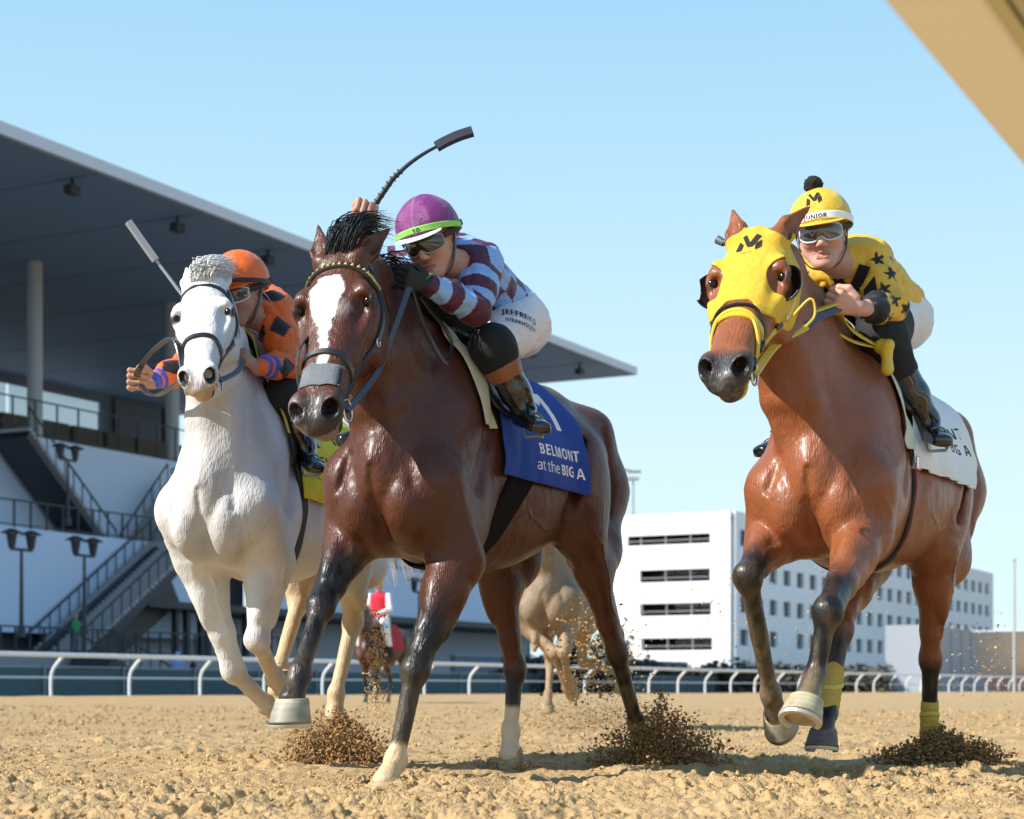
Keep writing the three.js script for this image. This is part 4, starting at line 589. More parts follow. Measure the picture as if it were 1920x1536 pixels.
// --- right horse ---
const FR = new Frame(1595, 6.8, 25);
const horseR = (() => {
  const P0 = FR.D(1419, 440, 6.2), P1 = FR.D(1342, 715, 5.76), h = headFrame(P0, P1, FR.dir(V(1, .03, .42)), 1.12);
  return makeHorse({
    frame: FR, head: h, label: 'bright bay horse in a yellow hood and yellow bridle, at the right', neckMid: lerpV(V(0, 1.30, .22), h.to(.02, -.075, 0), .45).add(V(0, .03, .02)),
    ears: [{ base: [.012, -.012, -.062], tip: [-.13, .005, -.098], open: h.dir(-.1, .9, -.5) }, { base: [.012, -.012, .062], tip: [-.135, -.02, .135], open: h.dir(-.2, .2, 1) }],
    foreR: { elbow: FR.L(1622, 1000, .15), knee: FR.L(1553, 1148, .16), fet: FR.L(1527, 1270, .12), toe: FR.L(1506, 1330, .11), tip: 26, sz: 1.1, shoulder: V(.18, 1.06, .41) },
    foreL: { elbow: FR.L(1452, 1005, -.19), knee: FR.L(1402, 1082, -.19), fet: FR.L(1445, 1300, -.19), toe: FR.L(1466, 1378, -.18), tip: 20, shoulder: V(-.185, 1.05, .42) },
    hindR: { stifle: FR.L(1750, 1030, .19), hock: FR.L(1745, 1235, .14), fet: FR.L(1742, 1375, .11), toe: FR.L(1741, 1432, .11) },
    hindL: { stifle: FR.L(1604, 1055, -.13), hock: FR.L(1578, 1180, -.10), fet: FR.L(1552, 1335, -.10), toe: FR.L(1532, 1412, -.10), tip: 4 },
    coatMat: coatMat({ clearcoat: .2 }), hoofMat: [std({ color: lin(.36, .33, .24), roughness: .6 }), std({ color: lin(.50, .44, .29), roughness: .55 }), std({ color: lin(.14, .13, .12), roughness: .6 }), std({ color: lin(.3, .25, .18), roughness: .7 })],
    coat: bay([.245, .076, .028], { blackFore: .62, blackHind: .98, dust: [.3, .35, .1, .1], face: (u, v, w, to, x, y, z) => { const n = .01 * fbm(x * 45, y * 45, z * 45, 3), m = sstep(.50, .555, u + n - Math.max(0, v + .02) * .7); to([.035, .032, .032], m); to([.13, .12, .12], m * .5 * sstep(.57, .61, u) * sstep(-.5, .3, noise(x * 80, y * 80, z * 80))); eyeDark(u, v, w, to, .6); nostrilDark(u, v, w, to); } }),
    veins: [[V(.19, 1.02, .44), V(.21, .96, .41), V(.20, .9, .42)]],
  });
})();
// --- grey (white) horse ---
const FW = new Frame(480, 7.5, 14);
const horseW = (() => {
  const P0 = FW.D(381, 530, 7.0), P1 = FW.D(363, 742, 6.55), h = headFrame(P0, P1, FW.dir(V(1, .06, .10)), .93);
  return makeHorse({
    narrow: .80, frame: FW, head: h, label: 'white grey horse with a black bridle, leftmost of the racing horses',
    ears: [{ base: [.012, -.012, -.060], tip: [-.115, .0, -.075], open: h.dir(-.1, .9, -.4) }, { base: [.012, -.012, .060], tip: [-.115, -.01, .118], open: h.dir(-.2, .5, .8) }],
    foreR: { elbow: FW.L(505, 1055, .155), knee: FW.L(482, 1200, .125), fet: FW.L(515, 1272, .10), toe: FW.L(545, 1302, .09), shoulder: V(.185, 1.04, .40) },
    foreL: { elbow: FW.L(372, 1045, -.14), knee: FW.L(438, 1258, -.05), fet: FW.L(498, 1322, .02), toe: FW.L(530, 1345, .04), shoulder: V(-.19, 1.04, .40) },
    hindR: { stifle: FW.L(652, 1050, .2), hock: FW.L(662, 1165, .15), fet: FW.L(630, 1300, .12), toe: FW.L(626, 1362, .12) },
    hindL: { stifle: FW.L(566, 1040, -.1), hock: FW.L(560, 1128, -.11), fet: FW.L(524, 1250, -.11), toe: FW.L(522, 1292, -.11) },
    coatMat: coatMat({ roughness: .55, clearcoat: .06 }), hoofMat: [0, 1, 2, 3].map(() => std({ color: lin(.42, .30, .17), roughness: .85 })),
    coat: (x, y, z, c, hp, zn) => {
      const n = 1 + .05 * fbm(x * 9, y * 9, z * 9, 3); let r = .60 * n, g = .59 * n, b = .58 * n; const to = (q, t) => { r = mix(r, q[0], t); g = mix(g, q[1], t); b = mix(b, q[2], t); };
      const sm = fbm(x * 6 + 3, y * 2.2, z * 6, 3); to([.36, .33, .31], .6 * sstep(-.05, .4, sm));
      if (zn) { to([.36, .32, .30], .5 * sstep(.7, 1.0, zn.t) * sstep(-.2, .3, fbm(x * 13, y * 13, z * 13, 2))); to(dusty, (zn.leg > 1 ? .92 : .55) * sstep(zn.leg > 1 ? .2 : .95, zn.leg > 1 ? .9 : 1.5, zn.t + .35 * fbm(x * 12, y * 8, z * 12, 3))); }
      const [u, v, w] = hp; if (u > -.04 && u < .68 && Math.abs(w) < .17 && v > -.3 && v < .09) { const q = .01 * fbm(x * 45, y * 45, z * 45, 3); to([.70, .69, .68], 1); to([.40, .30, .29], sstep(.55, .60, u + q) * .65 * (1 - sstep(.03, .045, Math.abs(w)))); to([.50, .34, .16], sstep(.585, .61, u + q) * (v < -.055 ? .8 : 0)); eyeDark(u, v, w, to, .95); nostrilDark(u, v, w, to); }
      c[0] = r; c[1] = g; c[2] = b;
    },
  });
})();
hairOf(horseC, { color: [.010, .010, .014], fore: 420, foreFlow: [[.03, .085, .0], [.115, .115, -.12]], mane: 520, maneLen: .8, tailX: .03, tail: 160 });
hairOf(horseR, { color: [.020, .012, .010], fore: 0, mane: 0 });
hairOf(horseW, { stream: true, thick: 1.05, color: [.84, .84, .84], fore: 950, foreFlow: [[.015, .055, .025], [.06, .070, -.06]], mane: 420, maneLen: .8 });

// ---------- tack ----------
const leather = phys({ color: lin(.014, .013, .013), roughness: .38, clearcoat: .3, clearcoatRoughness: .3 }), steelBit = std({ color: lin(.72, .72, .72), metalness: 1, roughness: .22 }), brass = std({ color: lin(.62, .48, .22), metalness: 1, roughness: .3 }), yellowStrap = phys({ color: lin(.66, .44, .02), roughness: .42, clearcoat: .3, clearcoatRoughness: .3 });
const weave = grainTex(256, (i, j) => .5 + .28 * Math.sin(i * 1.05) * Math.sin(j * 1.05) + .25 * fbm(i / 20, j / 20, 2, 3)); weave.repeat.set(3, 3);
const gb = (horse) => { const g = new THREE.Group(); g.position.copy(horse.g.position); g.rotation.copy(horse.g.rotation); g.userData.base = V(0, 0, 0); return g; };
const ringGeo = (p, r, t, n) => { const g = new THREE.TorusGeometry(r, t, 8, 24); g.lookAt(n); return g.translate(p.x, p.y, p.z); };
function band(o, list, w, t, off = .003, closed = false) { return bandOn(o.hs, list.map((q) => o.h.to(...q)), w, t, off, closed); }
function bridle(o, m, label, brow, noseU = .375, noseDrop = 0, wide = .02) {
  const g = gb(o); top(g, 'bridle', label, 'bridle');
  const b = (name, list, w, mat = m, closed = false) => part(name, band(o, list, w, .0045, .003, closed), mat, g);
  b('crownpiece', [[.075, -.06, -.125], [.01, -.03, -.09], [-.02, -.02, 0], [.01, -.03, .09], [.075, -.06, .125]], wide * 1.1);
  if (brow) b('browband', [[.085, -.065, -.13], [.062, -.01, -.11], [.052, .03, 0], [.062, -.01, .11], [.085, -.065, .13]], wide * 1.15);
  for (const e of [-1, 1]) {
    b('cheekpiece', [[.08, -.062, e * .125], [.20, -.11, e * .13], [.34, -.12, e * .10], [.47, -.112, e * .08], [.525, -.108, e * .075]], wide);
    b('throat_strap', [[.08, -.075, e * .12], [.13, -.16, e * .11], [.19, -.25, e * .06], [.20, -.27, 0]], wide * .8);
    const p = o.hs.onto(o.h.to(.535, -.108, e * .08), .012), n = o.h.w.clone().multiplyScalar(e);
    const r = part('bit_ring', ringGeo(p, .036, .0045, n), steelBit, g); part('bit_stop', new THREE.CylinderGeometry(.026, .026, .006, 20).rotateX(Math.PI / 2).applyMatrix4(new THREE.Matrix4().lookAt(n, V(0, 0, 0), V(0, 1, 0))).translate(p.x - n.x * .006, p.y - n.y * .006, p.z - n.z * .006), leather, r);
    part('buckle', ringGeo(o.hs.onto(o.h.to(.27, -.118, e * .13), .008), .014, .0025, n), steelBit, g);
    (o.bit ??= {})[e] = p;
  }
  b('noseband', [[noseU, .02, 0], [noseU + .01, .0, .07], [noseU + .045 + noseDrop, -.08, .10], [noseU + .05 + noseDrop, -.17, .055], [noseU + .05 + noseDrop, -.2, 0], [noseU + .05 + noseDrop, -.17, -.055], [noseU + .045 + noseDrop, -.08, -.10], [noseU + .01, .0, -.07]], wide * 1.1, m, true);
  b('chin_strap', [[.53, -.11, .075], [.555, -.15, .05], [.56, -.165, 0], [.555, -.15, -.05], [.53, -.11, -.075]], wide * .7);
  return g;
}
const rein = (g, pts, w, mat, side = V(1, 0, 0), name = 'rein') => part(name, strap(pts, pts.map(() => side), w, .004, false, 8), mat, g);
// drape: a sheet over the back. z runs from z0 to z1 and w from -1 (left hem) over the spine to 1 (right hem); hem(z) is how far down it hangs (m), dz slants it
function drape(o, z0, z1, hemL, hemR, off, nu, nv, slant = 0, ripple = .004, edge = null) {
  const reach = (th, z) => { const c = V(0, 1.2, z), d = V(Math.sin(th), Math.cos(th), 0), p = c.clone().addScaledVector(d, .75); return o.s.hit(p, d.clone().negate(), .8, off) ?? c.clone().addScaledVector(d, .3); };
  return sheet((u, v) => { const w = v * 2 - 1, hem = w < 0 ? hemL : hemR, th = w * hem, z = mix(z0, z1, u) + slant * Math.abs(w) + (edge ? edge(u, w) : 0), p = reach(th, z); const k = ripple * (.6 + Math.abs(w)) * (noise(z * 16 + 3, w * 3, 1) + .6 * noise(z * 34, w * 7, 5) + .5); p.x += Math.sign(Math.sin(th) || 1) * Math.max(-.002, k) * Math.abs(Math.sin(th)); p.y += Math.max(0, k) * Math.cos(th) * .4; return p; }, nu, nv, .004);
}
// a printed patch laid on a shape: seen along -n, width w and height h round c
function decal(shape, c, n, up, w, h, tex, nu = 16, nv = 8, off = .002, m = {}) {
  n = n.clone().normalize(); const r = up.clone().cross(n).normalize(), u2 = n.clone().cross(r).normalize();
  const f = (u, v) => { const p = c.clone().addScaledVector(r, (u - .5) * w).addScaledVector(u2, (v - .5) * h).addScaledVector(n, .12); return shape.hit(p, n.clone().negate(), .3, off) ?? c.clone().addScaledVector(r, (u - .5) * w).addScaledVector(u2, (v - .5) * h); };
  const pos = [], uv = [], idx = []; for (let j = 0; j <= nv; j++) for (let i = 0; i <= nu; i++) { const p = f(i / nu, j / nv); pos.push(p.x, p.y, p.z); uv.push(i / nu, j / nv); if (i < nu && j < nv) { const a = j * (nu + 1) + i; idx.push(a, a + 1, a + nu + 1, a + 1, a + nu + 2, a + nu + 1); } }
  const g = new THREE.BufferGeometry(); g.setAttribute('position', new THREE.Float32BufferAttribute(pos, 3)); g.setAttribute('uv', new THREE.Float32BufferAttribute(uv, 2)); g.setIndex(idx); g.computeVertexNormals();
  return [g, std({ map: tex, transparent: true, roughness: .8, ...m })];
}
const seen = (shape, f, px, py) => { const a = f.D(px, py, 5), b = f.D(px, py, 9), d = b.clone().sub(a).normalize(); return shape.hit(a, d, 4.5, 0) ?? f.D(px, py, 6.6); };   // where the sight line at a pixel meets a shape
const text = (w, h, color, lines) => canvasTex(w, h, (x) => { x.clearRect(0, 0, w, h); x.fillStyle = color; x.textAlign = 'center'; x.textBaseline = 'middle'; for (const [t, px, py, font, stretch = 1] of lines) { x.save(); x.translate(px, py); x.scale(stretch, 1); x.font = font; x.fillText(t, 0, 0); x.restore(); } });
function drawM(x, cx, cy, s, color) { // angular M mark: a V between two slanted bars
  x.fillStyle = color; const P = (pts) => { x.beginPath(); pts.forEach(([a, b], i) => x[i ? 'lineTo' : 'moveTo'](cx + a * s, cy + b * s)); x.closePath(); x.fill(); };
  P([[-.62, -.72], [-.36, -.92], [.02, -.02], [.42, -.92], [.78, -.72], [.22, .38], [-.14, .38]]); P([[-.78, -.30], [-.44, .10], [-.50, .80], [-.92, .80]]); P([[.86, -.34], [.48, .12], [.50, .82], [.92, .40]]);
}

// ---------- jockeys ----------
const skinMat = phys({ vertexColors: true, roughness: .5, specularIntensity: .5, sheen: .2, sheenColor: lin(.6, .35, .3) });
const fabricBump = grainTex(512, (i, j) => .5 + .5 * fbm(i / 40, j / 40, 3, 3) + .12 * Math.sin(i * .9) * Math.sin(j * .9)); fabricBump.repeat.set(4, 4);
const silk = (o = {}) => phys({ vertexColors: true, roughness: .48, sheen: .35, sheenColor: lin(.8, .8, .8), sheenRoughness: .4, bumpMap: fabricBump, bumpScale: .004, ...o });
const bootMat = phys({ color: lin(.008, .008, .009), roughness: .16, clearcoat: .8, clearcoatRoughness: .12 });
const fold = (x, y, z, k = 1) => k * (.0055 * (1 - 2 * Math.abs(noise(x * 13 + y * 5, y * 13 - z * 4, z * 13))) + .0030 * (1 - 2 * Math.abs(noise(x * 27, y * 24, z * 27 + 5))));
function handShape(s, wrist, dir, grip, palm, r = 1) {       // a hand closed round something that runs along `grip`; `palm` points out of the palm
  dir = dir.clone().normalize(); grip = grip.clone().addScaledVector(dir, -grip.dot(dir)).normalize(); palm = palm.clone().addScaledVector(dir, -palm.dot(dir)).addScaledVector(grip, -palm.dot(grip)).normalize();
  const W = (a, b, c) => wrist.clone().addScaledVector(dir, a * r).addScaledVector(grip, b * r).addScaledVector(palm, c * r);
  s.seg(W(0, 0, 0), W(.075, 0, 0), grip, .026 * r, .02 * r, .040 * r, .017 * r, .012);
  [[.030, .92], [.010, 1], [-.011, .96], [-.031, .82]].forEach(([b, l], i) => { const c = [W(.078, b, -.004), W(.078 + .022 * l, b * 1.02, .030 * l), W(.066, b, .050 * l), W(.044, b, .042 * l)]; s.chain(c, [.0108, .0098, .0090, .0078].map((q) => q * r), .004); s.ell(c[0], [.0118 * r, .0118 * r, .0118 * r], .006); });
  s.chain([W(.018, .030, .008), W(.045, .050, .022), W(.068, .042, .045), W(.074, .022, .055)], [.016, .0125, .0108, .0088].map((q) => q * r), .006);
}
function headParts(hc, fw, up) {                             // axes of a head from its centre, face direction and up
  const z = fw.clone().normalize(), x = up.clone().cross(z).normalize(), y = z.clone().cross(x); return { x, y, z, c: hc, to: (a, b, c) => hc.clone().addScaledVector(x, a).addScaledVector(y, b).addScaledVector(z, c), from: (X, Y, Z) => { const d = V(X - hc.x, Y - hc.y, Z - hc.z); return [d.dot(x), d.dot(y), d.dot(z)]; } };
}
function faceShape(s, H, smile = 0) {
  const T = H.to, E = (a, r, k = .015, sub = false) => s.ell(T(...a), r, k, H.x, H.y, sub);
  E([0, .025, -.012], [.076, .098, .096], .02); s.seg(T(0, -.02, .015), T(0, -.088, .056), H.x, .064, .06, .036, .030, .03); E([0, .01, .045], [.062, .075, .048], .03);
  for (const e of [-1, 1]) { E([e * .040, -.018, .066], [.025, .024, .022], .025); E([e * .078, -.012, -.006], [.009, .031, .019], .006); E([e * .082, -.012, .0], [.006, .018, .010], .004, true); s.cone(T(e * .05, -.05, .02), T(e * .018, -.098, .066), .022, .018, .03); E([e * .032, .022, .093], [.018, .012, .012], .012, true); E([e * .013, -.036, .102], [.0085, .0075, .010], .006); E([e * .0065, -.042, .108], [.0035, .003, .005], .003, true); }
  E([0, .052, .078], [.056, .014, .020], .02); s.cone(T(0, .025, .092), T(0, -.030, .113), .009, .0125, .012);
  E([0, -.062, .094], [.025 + smile * .014, .0062, .011], .006); E([0, -.077, .090], [.022 + smile * .004, .0072, .011], .007); s.chain([T(-.028 - smile * .008, -.068 + smile * .010, .084), T(0, -.0695 - smile * .003, .106), T(.028 + smile * .008, -.068 + smile * .010, .084)], [.0028 + smile * .002, .0034 + smile * .006, .0028 + smile * .002], .004, true); E([0, -.100, .080], [.020, .015, .016], .015);
}
function faceColor(H, tone) { return (X, Y, Z, o) => { const [x, y, z] = H.from(X, Y, Z), n = 1 + .10 * fbm(X * 40, Y * 40, Z * 40, 2); let r = tone[0] * n, g = tone[1] * n, b = tone[2] * n; const to = (q, t) => { r = mix(r, q[0], t); g = mix(g, q[1], t); b = mix(b, q[2], t); }; const lip = Math.hypot(x / .030, (y + .070) / .014); if (z > .07) to([.42, .13, .11], .75 * (1 - sstep(.7, 1.05, lip))); if (z > .06 && y > -.05 && y < .0) to([.58, .25, .19], .35); if (y > .035 && z > .04 && Math.abs(x) < .06 && y < .062) to([.03, .02, .015], .5 * sstep(.010, .018, Math.abs(x))); if (y < -.045) to([.22, .14, .11], .22 * sstep(-.2, .4, noise(X * 300, Y * 300, Z * 300))); o[0] = r; o[1] = g; o[2] = b; }; }
function jockey(c) {
  const f = c.frame, J = c.j, base = V(0, 1.62, -.15), g = f.group(base); top(g, 'person', c.label, 'person', 'jockeys');
  const H = headParts(J.head, c.face, c.up), tone = c.skin ?? [.50, .26, .18], add = (n, geo, m, p) => { const q = part(n, geo.translate(-base.x, -base.y, -base.z), m, g); if (p) p.add(q); return q; };
  // body: head, neck, hands and what the clothes cover, joined into one mesh
  const hs = new Shape(); faceShape(hs, H, c.smile ?? 0); hs.cone(H.to(0, -.06, -.03), J.neck, .052, .058, .03);
  const core = new Shape(); core.seg(J.chest, J.pelvis, X1, .10, .09, .10, .09, .05); core.cone(J.neck, J.chest, .05, .08, .05);
  for (const e of ['L', 'R']) { core.chain([J['sh' + e], J['elb' + e], J['wri' + e]], [.04, .034, .026], .03); core.chain([J['hip' + e], J['knee' + e], J['ank' + e]], [.06, .045, .03], .03); }
  const geos = [hs.mesh(.0035, faceColor(H, tone)), core.mesh(.012, (x, y, z, o) => { o[0] = tone[0]; o[1] = tone[1]; o[2] = tone[2]; })];
  for (const e of ['L', 'R']) { const q = c.hands[e], s = new Shape(), wr = J['wri' + e]; s.cone(wr, lerpV(wr, J['elb' + e], .34), .025, .033, .02); handShape(s, wr, q.dir, q.grip, q.palm, q.r ?? 1); const col = q.glove ?? tone; const m = s.mesh(.003, (x, y, z, o) => { const n = 1 + .12 * fbm(x * 60, y * 60, z * 60, 2); o[0] = col[0] * n; o[1] = col[1] * n; o[2] = col[2] * n; }); if (q.glove) add('glove', m, silk({ roughness: .7 })); else geos.push(m); }
  add('body', mergeGeometries(geos), skinMat);
  // jersey: torso and sleeves
  const js = new Shape(), W = c.width ?? 1;
  js.seg(J.chest, J.pelvis.clone().lerp(J.chest, .12), X1, .165 * W, .120, .150 * W, .125, .06); js.cone(J.shL, J.shR, .075, .075, .07); js.cone(J.neck.clone().lerp(J.chest, .25), J.chest, .072, .11, .06);
  for (const e of ['L', 'R']) { const a = J['sh' + e], b = J['elb' + e], d = J['wri' + e], cut = c.cuffCut?.[e] ?? .93; js.chain([a, lerpV(a, b, .5), b], [.072, .066, .058], .045); js.chain([b, lerpV(b, d, .5), lerpV(b, d, cut)], [.058, .053, .040], .03); }
  const arm = (x, y, z) => { let best = { d: 9 }; for (const e of ['L', 'R']) { const pts = [J['sh' + e], J['elb' + e], J['wri' + e]]; let acc = 0; for (let i = 0; i < 2; i++) { const a = pts[i], b = pts[i + 1], l = a.distanceTo(b), dx = (b.x - a.x) / l, dy = (b.y - a.y) / l, dz = (b.z - a.z) / l, t = clamp((x - a.x) * dx + (y - a.y) * dy + (z - a.z) * dz, 0, l), d = Math.hypot(x - a.x - dx * t, y - a.y - dy * t, z - a.z - dz * t); if (d < best.d) best = { d, s: acc + t, e, t: (acc + t), tot: l }; acc += l; } best.len = acc; } return best; };
  const jerseyGeo = js.mesh(.005, (x, y, z, o, nx, ny, nz) => c.jersey(x, y, z, o, arm(x, y, z), J, nx, ny, nz), (x, y, z) => fold(x, y, z, 1.15));
  const jersey = add('jersey', boxUV(jerseyGeo), silk(c.silkOpt ?? {}));
  // breeches
  const ps = new Shape(); ps.seg(J.pelvis.clone().lerp(J.chest, .1), J.pelvis.clone().add(V(0, -.03, -.05)), X1, .140, .115, .155, .130, .05);
  for (const e of ['L', 'R']) { const h = J['hip' + e], k = J['knee' + e], a = J['ank' + e]; ps.chain([h, lerpV(h, k, .5), k], [.120, .092, .060], .05); ps.chain([k, lerpV(k, a, .42)], [.058, .050], .03); }
  const pants = add('breeches', boxUV(ps.mesh(.006, (x, y, z, o) => { const n = 1 + .03 * fbm(x * 9, y * 9, z * 9, 2); const q = c.pants ?? [.80, .78, .79]; o[0] = q[0] * n; o[1] = q[1] * n; o[2] = q[2] * n; }, (x, y, z) => fold(x, y, z, .8))), silk({ roughness: .55 }));
  // boots
  for (const e of ['L', 'R']) { const k = J['knee' + e], a = J['ank' + e], t = J['toe' + e], s = new Shape(), d = t.clone().sub(a).normalize(), up = lerpV(k, a, c.bootFrom ?? .38); s.chain([up, lerpV(up, a, .55), a], [.060, .056, .042], .02); s.cone(lerpV(up, a, .97), a.clone().addScaledVector(d, -.03).add(V(0, -.035, 0)), .040, .036, .03); s.seg(a.clone().add(V(0, -.035, 0)), t, V(d.z, 0, -d.x), .034, .036, .040, .022, .03); s.seg(a.clone().addScaledVector(d, -.035).add(V(0, -.068, 0)), t.clone().add(V(0, -.016, 0)), V(d.z, 0, -d.x), .034, .012, .041, .009, .01); add('boot', s.mesh(.005, null, (x, y, z) => .0022 * (1 - 2 * Math.abs(noise(x * 6, y * 30, z * 6))) * (1 - sstep(.05, .14, Math.hypot(x - a.x, y - a.y, z - a.z)))), bootMat); }
  for (const q of c.wraps ?? []) { const s = new Shape(), k = J['knee' + q.e], a = J['ank' + q.e], h = J['hip' + q.e], pt = (t) => t < 0 ? lerpV(k, h, -t) : lerpV(k, a, t); s.chain([pt(q.t0), q.t0 < 0 ? k : lerpV(pt(q.t0), pt(q.t1), .5), pt(q.t1)], [q.r0, mix(q.r0, q.r1, .4), q.r1], .03); add(q.name, s.mesh(.006, null, (x, y, z) => fold(x, y, z, .5)), q.mat); }
  // helmet with its cover, peak and band, goggles, chin strap
  const he = new Shape(), hcut = (x, y, z) => { const p = H.from(x, y, z); return p[1] - (.042 + .35 * Math.min(0, p[2] - .02)) ; }, C0 = H.to(0, .052, -.012);
  he.ell(C0, [.114, .122, .132], .02, H.x, H.y); he.add(.006, [C0.x - .3, C0.y - .3, C0.z - .3], [C0.x + .3, C0.y + .3, C0.z + .3], hcut, true);
  const capCol = c.cap, helmet = add('helmet', boxUV(he.mesh(.004, (x, y, z, o) => { const q = capCol(H.from(x, y, z)); o[0] = q[0]; o[1] = q[1]; o[2] = q[2]; }, (x, y, z) => .0022 * noise(x * 14, y * 14, z * 14) + .0012 * (1 - 2 * Math.abs(noise(x * 30, y * 12, z * 30))))), silk({ roughness: .38, sheen: .5 }));
  const full = new Shape(); full.ell(C0, [.114, .122, .132], .02, H.x, H.y);
  const arc = (y0, a0, a1, n = 14, tilt = 0) => { const l = []; for (let i = 0; i <= n; i++) { const a = mix(a0, a1, i / n); l.push(H.to(Math.sin(a) * .118, y0 + tilt * (Math.cos(a) - 1), Math.cos(a) * .132 - .012)); } return l; };
  if (c.bandMat) part('helmet_band', bandOn(full, arc(.066, -2.9, 2.9, 20, .025), c.bandW ?? .022, .002, .0025).translate(-base.x, -base.y, -base.z), c.bandMat, helmet);
  const brim = new Shape(); brim.ell(H.to(0, .043, .094), [.092, .0065, .062], .01, H.x, H.y.clone().addScaledVector(H.z, .18)); brim.add(.004, [C0.x - .2, C0.y - .2, C0.z - .2], [C0.x + .2, C0.y + .2, C0.z + .2], (x, y, z) => { const p = H.from(x, y, z); return -(Math.hypot(p[0] / .1, (p[2] + .012) / .118) - 1) * -.1; }, true);
  part('peak', brim.mesh(.0035).translate(-base.x, -base.y, -base.z), c.peakMat, helmet);
  if (c.bobble) { const b = new Shape(), p = H.to(...c.bobble); b.ell(p, [.034, .032, .034], .01); part('bobble', b.mesh(.003, null, (x, y, z) => .0045 * noise(x * 110, y * 110, z * 110) + .003 * noise(x * 220, y * 220, z * 220)).translate(-base.x, -base.y, -base.z), std({ color: lin(.012, .012, .014), roughness: 1 }), helmet); }
  const gy = (th, v) => { const t = Math.abs(th) / .98, hi = .036 - .012 * t ** 3, lo = -.021 + .017 * t ** 4 + .016 * Math.exp(-((th / .16) ** 2)); return mix(hi, lo, v); }, gp = (th, v, o) => H.to(Math.sin(th) * (.083 + o), gy(th, v), Math.cos(th) * (.106 + o) + .002 + .006 * Math.sin(v * 3.14));
  const gog = add('goggles', sheet((u, v) => gp(mix(-.98, .98, u), v, .003), 30, 8, .003), c.lensMat ?? phys({ color: lin(.02, .018, .016), roughness: .06, clearcoat: 1 }));
  const rimP = []; for (let i = 0; i < 15; i++) rimP.push(gp(mix(-.98, .98, i / 15), -.04, .005)); for (let i = 0; i < 5; i++) rimP.push(gp(1.0, i / 5, .005)); for (let i = 0; i < 15; i++) rimP.push(gp(mix(.98, -.98, i / 15), 1.04, .005)); for (let i = 0; i < 5; i++) rimP.push(gp(-1.0, 1 - i / 5, .005));
  part('goggle_frame', tube([...rimP, rimP[0]], .0040, 6, 140).translate(-base.x, -base.y, -base.z), c.frameMat ?? std({ color: lin(.02, .02, .02), roughness: .4 }), gog);
  for (const e of [-1, 1]) { part('goggle_strap', strap([H.to(e * .078, .02, .056), H.to(e * .106, .028, 0), H.to(e * .112, .042, -.06)], [H.x, H.x, H.x].map((q) => q.clone().multiplyScalar(e)), .022, .003).translate(-base.x, -base.y, -base.z), std({ color: lin(.02, .02, .02), roughness: .7 }), gog); part('chin_strap', strap([H.to(e * .092, .02, -.02), H.to(e * .082, -.05, .02), H.to(e * .05, -.105, .045), H.to(0, -.124, .058)], [H.x.clone().multiplyScalar(e), H.x.clone().multiplyScalar(e), H.x.clone().multiplyScalar(e).addScaledVector(H.y, -1), H.y.clone().negate()], .014, .003).translate(-base.x, -base.y, -base.z), leather, helmet); }
  return { g, H, js, ps, he: full, J, add, jersey, pants, helmet, base };
}

// ---------- three jockeys with their horses' tack ----------
const flat = (c, r = .6) => std({ color: lin(...c), roughness: r });
const mirrorLegs = (J) => { for (const k of ['hip', 'knee', 'ank', 'toe']) J[k + 'L'] ??= V(-J[k + 'R'].x + .02, J[k + 'R'].y, J[k + 'R'].z); return J; };
function girth(o, zTop, zLow, w, mat, label, name = 'girth', t = .006) {
  const P = [], Q = []; for (let i = 0; i <= 26; i++) { const th = mix(1.25, 2 * Math.PI - 1.25, i / 26), z = mix(zLow, zTop, Math.abs(i / 13 - 1)), d = V(Math.sin(th), Math.cos(th), 0), c = V(0, 1.2, z), p = o.s.hit(c.clone().addScaledVector(d, .75), d.clone().negate(), .8, .003) ?? c; P.push(p); Q.push(o.s.grad(p).setZ(0).normalize()); }
  const g = gb(o); top(g, name, label, 'girth'); part('girth_band', strap(P, Q, w, t, false, 2), mat, g); return { g, P, Q };
}
function saddle(o, seatMat, padMat, label, zPad = [.15, .05], hem = 1.2) {
  const g = gb(o); top(g, 'racing_saddle', label, 'saddle');
  part('saddle_pad', drape(o, zPad[0], zPad[1], hem, hem, .016, 6, 40, -.02, .001), padMat, g);
  const s = new Shape(); s.seg(V(0, 1.655, .0), V(0, 1.615, -.36), X1, .085, .028, .12, .03, .04); s.ell(V(0, 1.67, .03), [.06, .03, .05], .03); s.ell(V(0, 1.645, -.38), [.10, .035, .05], .03); for (const e of [-1, 1]) s.seg(V(e * .10, 1.60, -.08), V(e * .235, 1.36, -.02), V(0, 0, 1), .11, .016, .09, .012, .03);
  part('seat', s.mesh(.008), seatMat, g); return g;
}
function stirrup(g, foot, from, e, mat) { // leather and iron
  part('stirrup_leather', strap([from, lerpV(from, foot, .55).add(V(e * .015, 0, 0)), foot.clone().add(V(0, .07, 0))], [X1, X1, X1].map((q) => q.clone().multiplyScalar(e)), .016, .004), mat, g);
  const P = []; for (let i = 0; i <= 16; i++) { const a = mix(-2.3, 2.3, i / 16); P.push(foot.clone().add(V(Math.sin(a) * .042, Math.cos(a) * .052, 0))); } part('stirrup_iron', mergeGeometries([tube(P, .0045, 8, 30), bar(P[0], P[16], .028, .008)].map((q) => { const r = q.index ? q.toNonIndexed() : q; return r; })), std({ color: lin(.30, .27, .20), metalness: .9, roughness: .4 }), g);
}
const torsoUV = (J, x, y, z) => { const a = J.chest, b = J.pelvis, d = b.clone().sub(a), l = d.length(); d.divideScalar(l); const t = (x - a.x) * d.x + (y - a.y) * d.y + (z - a.z) * d.z, n = V(1, 0, 0).cross(d).normalize(), q = V(x - a.x, y - a.y, z - a.z); return [t, Math.atan2(q.x, -q.dot(n))]; };   // distance down the back, angle round the body
const set = (o, c) => { o[0] = c[0]; o[1] = c[1]; o[2] = c[2]; };
